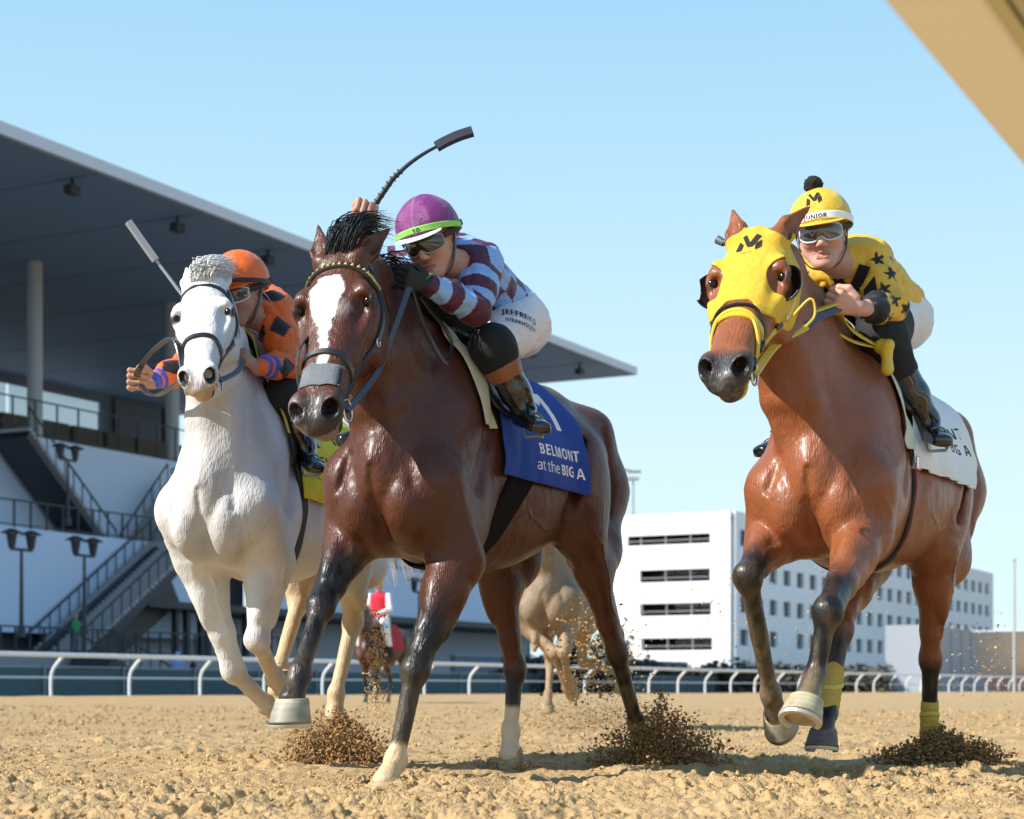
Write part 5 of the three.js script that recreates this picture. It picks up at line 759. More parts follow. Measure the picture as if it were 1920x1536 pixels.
const star = (x, y, r) => { const a = Math.atan2(x, y), k = ((a / (2 * Math.PI) * 5) % 1 + 1) % 1, t = Math.abs(k - .5) * 2, rad = mix(.40, 1, t ** 1.35); return Math.hypot(x, y) < r * rad; };
const W_ = (x, y, z) => V(x, y, z);

// --- middle jockey: maroon and pale blue ---
const jC = (() => {
  const f = FC, J = mirrorLegs({ head: f.Z(809, 458, .28), neck: f.Z(868, 500, .12), chest: V(.035, 1.905, .0), pelvis: V(.06, 1.80, -.42), shR: f.Z(905, 497, .06), elbR: f.Z(890, 578, .22), wriR: f.Z(802, 535, .42), shL: V(-.135, 1.945, .0), elbL: V(-.37, 1.90, .10), wriL: f.Z(664, 432, .02), hipR: f.Z(975, 605, -.34), kneeR: f.Z(922, 652, .08), ankR: f.Z(982, 765, -.02), toeR: f.Z(1014, 800, .09) });
  const pale = [.27, .46, .84], maroon = [.085, .010, .035];
  const r = jockey({
    frame: f, j: J, face: f.dir(W_(-.30, -.36, .88)), up: f.dir(W_(-.30, 1, .25)), label: 'jockey in maroon and pale blue checks raising a whip on the dark bay', skin: [.52, .27, .19],
    hands: { R: { dir: f.Z(742, 515, .52).sub(f.Z(802, 535, .42)), grip: f.dir(W_(.2, .95, .2)), palm: f.dir(W_(-.3, -.3, -.9)), glove: [.012, .012, .013] }, L: { dir: f.dir(W_(.35, .75, .1)), grip: f.dir(W_(.75, .65, -.05)), palm: f.dir(W_(.6, -.3, .6)), r: 1.12 } },
    jersey: (x, y, z, o, a, J) => { if (a.d < .085 && a.s > .06) { set(o, (Math.floor((a.s + .012) / .052) % 2) ? maroon : pale); } else { const [t, th] = torsoUV(J, x, y, z); set(o, (Math.floor(t / .078 + 40.3) + Math.floor(th / .42 + 40)) % 2 ? maroon : pale); } },
    cap: ([x, y, z]) => Math.abs(x) < .0025 ? [.30, .10, .28] : [.205, .030, .175], bandMat: flat([.27, .62, .10]), bandW: .021, peakMat: flat([.74, .80, .84], .35), lensMat: phys({ color: lin(.03, .024, .016), roughness: .05, clearcoat: 1 }), frameMat: flat([.22, .24, .27], .3),
    wraps: [{ e: 'R', name: 'knee_band', t0: -.06, t1: .17, r0: .084, r1: .078, mat: flat([.008, .008, .010], .85) }, { e: 'R', name: 'gaiter', t0: .18, t1: .46, r0: .066, r1: .060, mat: phys({ color: lin(.26, .085, .028), roughness: .4 }) }, { e: 'L', name: 'knee_band', t0: -.06, t1: .17, r0: .084, r1: .078, mat: flat([.008, .008, .010], .85) }], bootFrom: .44,
  });
  const H = r.H, tr = (g) => g.translate(-r.base.x, -r.base.y, -r.base.z);
  { const [g, m] = decal(r.he, H.to(.008, .064, .118), H.z, H.y, .05, .022, text(256, 112, '#14331a', [['10', 128, 58, 'bold 96px sans-serif', 1.5]]), 10, 4, .0052); part('number_print', tr(g), m, r.helmet); }
  { const [g, m] = decal(r.ps, seen(r.ps, f, 978, 596), f.dir(W_(.25, .1, 1)), f.dir(W_(.12, 1, .05)), .185, .10, text(512, 256, '#0a0a14', [["JEFFREY'S", 256, 88, 'bold 92px sans-serif', 1.0], ['STEAKHOUSE', 262, 188, 'bold 56px sans-serif', 1.1]]), 24, 10, .0025); part('sponsor_print', tr(g), m, r.pants); }
  { const p = lerpV(J.wriR, J.elbR, .16), [g, m] = decal(r.js, r.js.onto(p.clone().add(f.dir(W_(-.05, .08, .06)))), f.dir(W_(-.3, .7, .7)), f.dir(W_(-.8, .5, 0)), .075, .05, canvasTex(96, 64, (x) => { x.fillStyle = '#1e9a4a'; x.beginPath(); x.ellipse(48, 32, 40, 24, .2, 0, 7); x.fill(); }), 8, 6, .003); part('green_patch', tr(g), m, r.jersey); }
  // whip in the raised hand
  const hp = J.wriL.clone().addScaledVector(f.dir(W_(.35, .75, .1)).normalize(), .075).addScaledVector(f.dir(W_(.6, -.3, .6)).normalize(), .02), d = -f.world(hp).z, q = (px, py, dd = 0) => f.D(px, py, d + dd), g = f.group(hp); top(g, 'riding_whip', 'black riding whip with a flat padded end, raised above the purple cap', 'whip');
  const H0 = q(686, 412), pts = [H0, q(703, 384), q(735, 337), q(765, 309), q(795, 288), q(822, 273)];
  put('handle', tube(pts.slice(0, 3), .0125, 10, 24, .0105), phys({ color: lin(.014, .016, .024), roughness: .5 }), g); put('shaft', tube(pts.slice(2), .0095, 8, 30, .0058), phys({ color: lin(.014, .016, .024), roughness: .4 }), g);
  for (let i = 0; i < 9; i++) { const p = new THREE.CatmullRomCurve3(pts).getPoint(.14 + i * .045); put('grip_ring', new THREE.TorusGeometry(.0115, .003, 6, 14).rotateX(Math.PI / 2).rotateZ(-.75).translate(p.x, p.y, p.z), phys({ color: lin(.02, .022, .03), roughness: .5 }), g); }
  put('popper', strap([q(818, 275), q(830, 268), q(858, 255), q(886, 246)], [0, 1, 2, 3].map(() => f.dir(W_(.1, .35, 1))), .042, .012), phys({ color: lin(.014, .018, .032), roughness: .5 }), g);
  return r;
})();
{
  const o = horseC, f = FC, J = jC.J;
  bridle(o, leather, 'black leather bridle with a yellow and black browband on the dark bay horse', false, .385, -.01, .021);
  const g = scene.children[scene.children.length - 1];
  const bb = part('browband', band(o, [[.10, -.07, -.14], [.075, -.01, -.12], [.060, .035, 0], [.075, -.01, .12], [.10, -.07, .14]], .024, .006, .004), leather, g);
  for (let i = 0; i <= 26; i++) { const a = i / 26 * 2 - 1, c = new THREE.CatmullRomCurve3([[.095, -.062, -.14], [.072, -.01, -.12], [.057, .035, 0], [.072, -.01, .12], [.095, -.062, .14]].map((q) => o.h.to(...q))), p = o.hs.onto(c.getPoint((a + 1) / 2), .0115), n = o.hs.grad(p), t = c.getTangent((a + 1) / 2), m = new THREE.Matrix4().makeBasis(t.clone().normalize(), n.clone().cross(t).normalize(), n); m.setPosition(p); part('browband_tooth', new THREE.ConeGeometry(.0075, .016, 4).scale(1, 1, .35).applyMatrix4(m), flat([.75, .62, .20], .4), bb); }
  { const [dg, dm] = [sheet((u, v) => { const p = o.hs.hit(o.h.to(mix(.425, .505, v) + .006 * noise(u * 7, v * 3, 2), .12, mix(-.062, .072, u)), o.h.v.clone().negate(), .4, .003) ?? o.h.to(.45, 0, 0); return p; }, 14, 8, .0015), std({ color: lin(.36, .38, .42), roughness: .5, bumpMap: fabricBump, bumpScale: .01 })]; top(part('nasal_strip', dg, dm), 'nasal_strip', 'grey adhesive strip across the nose of the dark bay horse', 'nose strip'); const m = scene.children[scene.children.length - 1]; m.position.copy(o.g.position); m.rotation.copy(o.g.rotation); }
  const hand = J.wriR.clone().addScaledVector(f.Z(742, 515, .52).sub(f.Z(802, 535, .42)).normalize(), .07), gr = gb(o); top(gr, 'reins', 'dark leather reins running to the black gloved hand', 'reins');
  rein(gr, [o.bit[1], f.Z(712, 690, .62), f.Z(738, 620, .58), hand.clone().add(V(0, -.02, 0))], .024, phys({ color: lin(.05, .055, .07), roughness: .35 }), f.dir(W_(.6, .3, .9)));
  rein(gr, [o.bit[-1], f.D(560, 660, 5.95), hand.clone().add(V(-.12, -.06, .02)), hand], .022, leather, f.dir(W_(-.9, .3, .3)));
  rein(gr, [hand, hand.clone().add(V(.03, -.16, -.06)), hand.clone().add(V(.06, -.27, -.16)), hand.clone().add(V(.05, -.18, -.22)), hand.clone().add(V(.01, -.05, -.06))], .018, leather, X1, 'rein_loop');
  const cloth = canvasTex(1024, 2048, (x, w, h) => { x.fillStyle = '#0f3f9a'; x.fillRect(0, 0, w, h); x.fillStyle = '#f2f2f0'; x.textAlign = 'center'; for (const s of [1, -1]) { x.save(); x.translate(w / 2, h / 2); x.scale(s, s); x.font = 'bold 470px sans-serif'; x.fillText('1', 260, 560); x.font = 'bold 118px sans-serif'; x.fillText('BELMONT', 170, 800); x.font = '108px sans-serif'; x.textAlign = 'right'; x.fillText('at the ', 160, 925); x.textAlign = 'left'; x.font = 'bold 108px sans-serif'; x.fillText('BIG  A', 165, 925); x.textAlign = 'center'; x.restore(); } }); cloth.flipY = false;
  top(part('saddle_cloth', drape(o, -.02, -.66, 1.86, 1.86, .020, 40, 80, .05, .0035), std({ map: cloth, roughness: .75, bumpMap: weave, bumpScale: .002 })), 'saddle_cloth', 'blue saddle cloth with white lettering on the dark bay horse', 'saddle cloth'); const sc = scene.children[scene.children.length - 1]; sc.position.copy(o.g.position); sc.rotation.copy(o.g.rotation);
  const G = girth(o, -.26, .12, .14, phys({ color: lin(.008, .008, .009), roughness: .9, specularIntensity: .25 }), 'wide black girth under the dark bay horse');
  const sd = saddle(o, leather, std({ color: lin(.60, .54, .36), roughness: .6 }), 'black racing saddle with a cream pad on the dark bay horse', [.17, .06], 1.18);
  stirrup(sd, lerpV(J.ankR, J.toeR, .62).add(V(0, -.03, 0)), V(.20, 1.52, -.04), 1, leather); stirrup(sd, lerpV(J.ankL, J.toeL, .62).add(V(0, -.03, 0)), V(-.20, 1.52, -.04), -1, leather);
}
// --- right jockey: yellow with black stars ---
const jR = (() => {
  const f = FR, J = mirrorLegs({ head: f.Z(1541, 444, .28), neck: f.Z(1582, 500, .12), chest: V(.0, 1.915, .0), pelvis: V(.06, 1.83, -.42), shR: f.Z(1628, 488, .05), elbR: f.Z(1672, 578, .14), wriR: f.Z(1608, 578, .36), shL: V(-.165, 1.905, .05), elbL: V(-.26, 1.70, .22), wriL: V(-.12, 1.70, .42), hipR: f.Z(1672, 590, -.34), kneeR: f.Z(1652, 628, .10), ankR: f.Z(1742, 792, -.06), toeR: f.Z(1768, 825, .05) });
  const Y = [.80, .47, .030], K = [.010, .010, .012], hd = f.Z(1556, 562, .44).sub(J.wriR), stars = [[.07, .5], [.145, .25], [.20, .75], [.30, .35], [.36, .7], [.04, -.2], [.12, -.5], [.25, -.1], [.33, -.6]];
  const axis = (J, e, s) => { const a = J['sh' + e], b = J['elb' + e], w = J['wri' + e], l = a.distanceTo(b); return s < l ? [lerpV(a, b, s / l), b.clone().sub(a).normalize()] : [lerpV(b, w, (s - l) / b.distanceTo(w)), w.clone().sub(b).normalize()]; };
  const marks = []; for (const e of ['L', 'R']) for (const [s, v] of stars) { const [p, d] = axis(J, e, s), out = f.dir(W_(e === 'R' ? .55 : -.55, .25, 1)).addScaledVector(d, 0), n = out.addScaledVector(d, -out.dot(d)).normalize().applyAxisAngle(d, v * 1.5 - .3), c = p.clone().addScaledVector(n, .066), r = d.clone().cross(n); marks.push({ c, u: d, r, n, e }); }
  const r = jockey({
    frame: f, j: J, face: f.dir(W_(-.20, -.16, .95)), up: f.dir(W_(-.13, 1, .12)), smile: 1, label: 'jockey in a yellow jersey with black stars and a bobble cap, on the hooded horse', skin: [.58, .32, .24],
    hands: { R: { dir: hd, grip: f.dir(W_(.1, .9, .4)), palm: f.dir(W_(-.35, -.45, -.8)), r: 1.08 }, L: { dir: V(.5, .0, .7), grip: V(0, 1, .2), palm: V(.7, -.3, -.5) } },
    cuffCut: { R: .66, L: .8 }, jersey: (x, y, z, o, a, J, nx, ny, nz) => { if (a.d < .085 && a.s > .045) { let k = Y; for (const m of marks) { if (m.e !== a.e) continue; const q = V(x - m.c.x, y - m.c.y, z - m.c.z); if (q.dot(m.n) < -.045) continue; if (star(q.dot(m.r), -q.dot(m.u), .031)) k = K; } if (a.s > a.len - .125) k = K; set(o, k); } else set(o, Y); },
    cap: () => [.78, .50, .035], bandMat: flat([.85, .85, .84]), bandW: .026, peakMat: flat([.72, .46, .04], .4), bobble: [-.012, .188, -.02], lensMat: phys({ color: lin(.10, .095, .09), roughness: .04, clearcoat: 1, metalness: .35 }), frameMat: phys({ color: lin(.55, .57, .60), roughness: .12 }),
    wraps: [{ e: 'R', name: 'black_stocking', t0: -.34, t1: .40, r0: .112, r1: .066, mat: flat([.008, .008, .011], .8) }, { e: 'L', name: 'black_stocking', t0: -.34, t1: .40, r0: .112, r1: .066, mat: flat([.008, .008, .011], .8) }], bootFrom: .30,
  });
  const H = r.H, tr = (g) => g.translate(-r.base.x, -r.base.y, -r.base.z);
  { const [g, m] = decal(r.he, H.to(-.012, .064, .12), H.z, H.y, .125, .026, text(512, 106, '#101010', [['JUNIOR', 256, 54, 'bold 84px sans-serif', 1.12]]), 20, 4, .0056); part('cap_print', tr(g), m, r.helmet); }
  { const [g, m] = decal(r.he, H.to(-.012, .122, .085), H.z.clone().addScaledVector(H.y, .55), H.y, .085, .075, canvasTex(256, 224, (x) => { drawM(x, 128, 100, 92, '#15151c'); x.font = '26px sans-serif'; x.fillText('21', 118, 200); x.fillRect(78, 196, 34, 5); }), 14, 12, .0035); part('cap_mark', tr(g), m, r.helmet); }
  { const [g, m] = decal(r.js, seen(r.js, f, 1588, 545), f.dir(W_(-.05, -.1, 1)), f.dir(W_(-.1, 1, .1)), .22, .20, canvasTex(256, 256, (x) => drawM(x, 128, 128, 118, '#0c0c10')), 22, 20, .004); part('chest_mark', tr(g), m, r.jersey); }
  return r;
})();
{
  const o = horseR, f = FR, J = jR.J, h = o.h;
  bridle(o, yellowStrap, 'bright yellow bridle with black keepers on the hooded horse', false, .375, -.01, .021);
  const g = scene.children[scene.children.length - 1]; part('cross_noseband', band(o, [[.36, .02, .0], [.385, .0, .065], [.45, -.06, .08], [.52, -.12, .068], [.56, -.15, .03], [.57, -.155, 0], [.56, -.15, -.03], [.52, -.12, -.068], [.45, -.06, -.08], [.385, .0, -.065]], .018, .005, .005, true), yellowStrap, g);
  for (const e of [-1, 1]) for (const u of [.30, .42, .50]) part('keeper', band(o, [[u, -.112, e * .115], [u + .016, -.112, e * .112], [u + .03, -.112, e * .108]], .027, .007, .004), leather, g);
  // hood: a thin shell over the head from poll to mid face, with openings for eyes and ears
  const hood = new Shape(), c0 = h.to(.19, -.08, 0), R = .30, lo = [c0.x - R, c0.y - R, c0.z - R], hi = [c0.x + R, c0.y + R, c0.z + R], S = h.s;
  hood.add(.001, lo, hi, (x, y, z) => { const p = h.from(x, y, z); if (p[0] < -.06 || p[0] > .5 || p[1] < -.26 || p[1] > .08 || Math.abs(p[2]) > .19) return .05; const q = headF(p[0], p[1], p[2]); if (q > .05 || q < -.035) return .03; const d = o.s.at(x, y, z); return Math.max(d - .0065, -d - .003); });
  hood.add(.004, lo, hi, (x, y, z) => { const p = h.from(x, y, z), w = Math.abs(p[2]); return -(p[0] - (.335 + .12 * sstep(.03, .12, w) - .02)) ; }, true);   // lower edge, longer at the cheeks
  hood.add(.004, lo, hi, (x, y, z) => h.from(x, y, z)[0] + .02, true); hood.add(.004, lo, hi, (x, y, z) => { const p = h.from(x, y, z); return p[1] + .175 - .2 * sstep(.25, .4, p[0]); }, true);
  for (const e of [-1, 1]) { hood.ell(h.to(.19, -.03, e * .125), [.066 * S, .060 * S, .07 * S], .004, h.u, h.v, true); hood.ell(h.to(-.012, -.008, e * .070), [.044 * S, .045 * S, .036 * S], .004, h.u, h.v, true); }
  const gh = gb(o); top(gh, 'blinker_hood', 'yellow fabric hood with black eye cups over the head of the bright bay horse', 'hood');
  const hm = part('hood_cloth', boxUV(hood.mesh(.0038, null, (x, y, z) => .0012 * noise(x * 30, y * 30, z * 30), lo, hi)), std({ color: lin(.76, .47, .025), roughness: .62, bumpMap: fabricBump, bumpScale: .006 }), gh);
  { const [dg, dm] = decal(o.s, h.to(.075, .02, -.005), h.v, h.u.clone().negate(), .125, .115, canvasTex(256, 236, (x) => { drawM(x, 128, 104, 96, '#15151c'); x.font = '30px sans-serif'; x.fillText('21', 128, 216); x.fillRect(72, 208, 46, 5); }), 16, 14, .0095); part('hood_mark', dg, dm, hm); }
  part('hood_trim', bandOn(o.hs, [[.335, .02, 0], [.345, .0, .06], [.39, -.05, .09], [.43, -.12, .10], [.42, -.17, .09]].map((q) => h.to(...q)), .010, .004, .006), leather, hm); part('hood_trim', bandOn(o.hs, [[.335, .02, 0], [.345, .0, -.06], [.39, -.05, -.09], [.43, -.12, -.10], [.42, -.17, -.09]].map((q) => h.to(...q)), .010, .004, .006), leather, hm);
  for (const e of [-1, 1]) { // eye cups: a curved shell standing out behind each eye
    const rear = h.dir(-.30, -.95, 0).normalize(), tn = h.dir(-.95, .30, 0).normalize(), c1 = h.to(.195, -.028, e * .108);
    const cup = sheet((u, v) => { const a = mix(-1.25, 1.25, u), el = mix(-.2, 1.0, v), r = .068 * S; return c1.clone().addScaledVector(rear, r * Math.cos(el) * Math.cos(a)).addScaledVector(tn, r * Math.cos(el) * Math.sin(a)).addScaledVector(h.w, e * r * Math.sin(el) * .85); }, 24, 10, .004);
    part('eye_cup', cup, phys({ color: lin(.012, .012, .014), roughness: .25, clearcoat: .5, side: THREE.DoubleSide }), hm);
  }
  const hand = J.wriR.clone().addScaledVector(f.Z(1556, 562, .44).sub(J.wriR).normalize(), .075), gr = gb(o); top(gr, 'reins', 'yellow reins with dark grips running to the bare hands of the starred jockey', 'reins');
  const grip = std({ color: lin(.07, .09, .13), roughness: .7 }), m1 = f.Z(1512, 612, .60);
  rein(gr, [o.bit[1], f.Z(1462, 640, .74), m1], .030, yellowStrap, f.dir(W_(.3, .5, .8))); rein(gr, [m1, f.Z(1532, 595, .52), hand.clone().add(V(0, -.015, 0))], .036, grip, f.dir(W_(.4, .4, .8)), 'rein_grip');
  rein(gr, [o.bit[-1], f.D(1370, 600, 6.05), f.D(1470, 600, 6.25), hand], .028, yellowStrap, f.dir(W_(-.5, .6, .6)));
  rein(gr, [hand, f.Z(1575, 590, .36), f.Z(1590, 612, .30), f.Z(1620, 634, .24), f.Z(1650, 650, .18)], .034, yellowStrap, f.dir(W_(-.1, .8, .6)), 'rein_end'); rein(gr, [f.Z(1560, 618, .34), f.Z(1600, 640, .26), f.Z(1650, 652, .18)], .026, yellowStrap, f.dir(W_(-.1, .8, .6)), 'rein_end');
  { const k = new Shape(), p = f.Z(1655, 650, .20); k.ell(p, [.032, .028, .03], .01); k.ell(p.clone().add(V(.02, -.004, .012)), [.03, .024, .026], .008, V(.6, .8, 0)); k.chain([p, p.clone().add(V(.018, -.03, .01)), p.clone().add(V(.02, -.085, .012))], [.022, .018, .024], .012); part('rein_knot', k.mesh(.004), yellowStrap, gr); }
  part('fine_cord', tube([h.to(.30, -.11, .12), f.D(1522, 560, 6.0), f.D(1528, 590, 6.0), f.D(1510, 614, 5.97)], .0045, 6, 24), yellowStrap, gr);
  const cloth = canvasTex(1024, 2048, (x, w, h2) => { x.fillStyle = '#e9e8e6'; x.fillRect(0, 0, w, h2); x.textAlign = 'center'; for (const s of [1, -1]) { x.save(); x.translate(w / 2, h2 / 2); x.scale(s, s); x.fillStyle = '#10182c'; x.font = 'bold 430px sans-serif'; x.fillText('6', 130, 420); x.font = 'bold 124px sans-serif'; x.fillText('BELMONT', 150, 660); x.font = '112px sans-serif'; x.textAlign = 'right'; x.fillText('at the ', 140, 790); x.textAlign = 'left'; x.font = 'bold 116px sans-serif'; x.fillText('BIG A', 145, 790); x.textAlign = 'center'; x.restore(); } }); cloth.flipY = false;
  top(part('saddle_cloth', drape(o, -.02, -.72, 1.75, 1.75, .014, 44, 80, .06, .013, (u, w) => .03 * Math.sin(w * 9 + u * 4) * Math.abs(w)), std({ map: cloth, roughness: .75, bumpMap: weave, bumpScale: .002 })), 'saddle_cloth', 'crumpled white saddle cloth with black lettering on the hooded horse', 'saddle cloth'); const sc = scene.children[scene.children.length - 1]; sc.position.copy(o.g.position); sc.rotation.copy(o.g.rotation);
  const G = girth(o, .06, -.06, .055, flat([.012, .012, .014], .7), 'narrow black girth with a red stripe under the hooded horse'), k = 5; part('girth_stripe', strap(G.P.slice(3, 11).map((p, i) => p.clone().addScaledVector(G.Q[i + 3], .0075)), G.Q.slice(3, 11), .012, .002, false, 2), flat([.45, .05, .05], .6), G.g); part('girth_buckle', new RoundedBoxGeometry(.03, .05, .05, 2, .006).translate(G.P[3].x + .008, G.P[3].y, G.P[3].z), steelBit, G.g);
  const sd = saddle(o, leather, std({ color: lin(.70, .66, .52), roughness: .65 }), 'black racing saddle with a pale pad on the hooded horse', [.13, .05], 1.5);
  stirrup(sd, lerpV(J.ankR, J.toeR, .62).add(V(0, -.03, 0)), V(.20, 1.52, -.04), 1, leather); stirrup(sd, lerpV(J.ankL, J.toeL, .62).add(V(0, -.03, 0)), V(-.20, 1.52, -.04), -1, leather);
  const wg = f.group(V(0, 0, 0)); top(wg, 'riding_whip', 'end of a dark whip showing behind the yellow hood', 'whip'); part('shaft', tube([f.D(1350, 452, 6.55), f.D(1400, 470, 6.5), f.D(1500, 570, 6.45)], .011, 8, 20, .008), phys({ color: lin(.05, .06, .08), roughness: .4 }), wg); part('popper', tube([f.D(1345, 449, 6.56), f.D(1358, 456, 6.545)], .016, 8, 4, .014), phys({ color: lin(.10, .11, .13), roughness: .4 }), wg);
  // yellow leg bandages on the hind legs
  for (const [i, word, t0] of [[2, 'far', .52], [3, 'near', .62]]) { const l = o.legs[i], s = new Shape(), a = lerpV(l.hock, l.fet, t0), b = l.fet.clone(), fr = b.clone().sub(a).normalize().cross(X1).normalize(); s.seg(a, b, X1, .036, .045, .038, .047, .02); s.cone(a.clone().addScaledVector(fr, -.022), b.clone().addScaledVector(fr, -.022), .026, .030, .02); const bg = gb(o); top(bg, 'leg_bandage', word === 'far' ? 'yellow bandage on the hind leg beside the raised forefeet' : 'yellow bandage on the rearmost leg of the hooded horse', 'bandage', 'yellow bandages of the hooded horse'); const bm = part('wrap', s.mesh(.004, null, (x, y, z) => .0012 * Math.sin(y * 260 + z * 40)), flat([.55, .37, .07], .85), bg); const q = lerpV(a, b, .35), n = []; for (let k = 0; k < 14; k++) { const t = k / 14 * 6.2832; n.push(q.clone().add(V(Math.cos(t) * .06, 0, Math.sin(t) * .07))); } part('tape', bandOn(s, n, .016, .0015, .002, true), flat([.62, .55, .12], .6), bm); }
}
// --- left jockey: orange with black diamonds ---
const jW = (() => {
  const f = FW, J = mirrorLegs({ head: f.Z(451, 552, .28), neck: f.Z(476, 600, .12), chest: V(.02, 1.885, .0), pelvis: V(.07, 1.80, -.42), shR: f.Z(512, 588, .05), elbR: f.Z(540, 684, .15), wriR: f.Z(482, 690, .36), shL: f.Z(415, 600, .05), elbL: f.Z(345, 690, .10), wriL: f.Z(287, 716, .28), hipR: f.Z(560, 672, -.34), kneeR: f.Z(530, 745, .12), ankR: f.Z(572, 838, .06), toeR: f.Z(592, 876, .14) });
  const O = [.86, .14, .008], K = [.012, .010, .010], B = [.055, .10, .50], hd = f.Z(450, 662, .44).sub(J.wriR);
  const dm = []; for (const e of ['L', 'R']) for (const [s, v] of [[.13, .25], [.17, -1.5], [.10, 1.7], [.36, -.6]]) { const a = J['sh' + e], b = J['elb' + e], w = J['wri' + e], l = a.distanceTo(b), p = s < l ? lerpV(a, b, s / l) : lerpV(b, w, (s - l) / b.distanceTo(w)), d = (s < l ? b.clone().sub(a) : w.clone().sub(b)).normalize(), out = f.dir(W_(e === 'R' ? .5 : -.5, .2, 1)), n = out.addScaledVector(d, -out.dot(d)).normalize().applyAxisAngle(d, v); dm.push({ e, u: d, n, r: d.clone().cross(n), c: p.addScaledVector(n, .064) }); }
  const r = jockey({
    frame: f, j: J, face: f.dir(W_(-.35, -.30, .88)), up: f.dir(W_(-.06, 1, .15)), label: 'jockey in an orange jersey with black diamonds, on the white grey horse', skin: [.42, .22, .15],
    hands: { R: { dir: hd, grip: f.dir(W_(-.5, .8, .2)), palm: f.dir(W_(-.3, -.3, -.9)) }, L: { dir: f.Z(248, 712, .34).sub(J.wriL), grip: f.dir(W_(-.35, .8, .3)), palm: f.dir(W_(.2, -.35, .85)), r: 1.1 } },
    jersey: (x, y, z, o, a, J) => { if (a.d < .085 && a.s > .05) { const q = a.len - a.s; let k = q > .03 && q < .085 ? (q > .052 && q < .062 ? O : B) : O; for (const m of dm) { if (m.e !== a.e) continue; const p = V(x - m.c.x, y - m.c.y, z - m.c.z); if (p.dot(m.n) > -.03 && Math.abs(p.dot(m.u)) / .056 + Math.abs(p.dot(m.r)) / .046 < 1) k = K; } set(o, k); } else { const [t, th] = torsoUV(J, x, y, z), u = (((t + .03) / .17 + 40) % 1) - .5, row = Math.floor((t + .03) / .17 + 40), v = ((th / 1.05 + 40.2 + .5 * (row % 2)) % 1) - .5; set(o, Math.abs(u) * .17 / .058 + Math.abs(v) * 1.05 * .15 / .046 < 1 ? K : O); } },
    cap: ([x, y, z]) => Math.abs(x) < .002 || Math.abs(Math.abs(Math.atan2(x, z)) - 1.0) < .012 ? [.60, .10, .01] : [.86, .15, .010], bandMat: flat([.03, .02, .03]), bandW: .018, peakMat: flat([.80, .13, .01], .4), lensMat: phys({ color: lin(.09, .09, .085), roughness: .05, clearcoat: 1, metalness: .3 }), frameMat: phys({ color: lin(.60, .62, .65), roughness: .15 }),
    wraps: [{ e: 'R', name: 'black_stocking', t0: -.28, t1: .40, r0: .108, r1: .066, mat: flat([.010, .010, .012], .8) }, { e: 'L', name: 'black_stocking', t0: -.28, t1: .40, r0: .108, r1: .066, mat: flat([.010, .010, .012], .8) }], bootFrom: .30, pants: [.72, .70, .72],
  });
  const hp = J.wriR.clone().addScaledVector(hd.clone().normalize(), .07), d = -f.world(hp).z, q = (px, py) => f.D(px, py, d), g = f.group(hp); top(g, 'riding_whip', 'pale grey whip sticking up behind the ear of the white grey horse', 'whip');
  put('shaft', tube([q(452, 690), q(400, 630), q(330, 538), q(288, 482)], .0095, 8, 24, .006), phys({ color: lin(.30, .33, .38), roughness: .4 }), g); put('popper', strap([q(292, 488), q(272, 460), q(255, 436), q(241, 416)], [0, 1, 2, 3].map(() => f.dir(W_(.3, .2, 1))), .030, .012), phys({ color: lin(.26, .27, .29), roughness: .6 }), g);
  return r;
})();
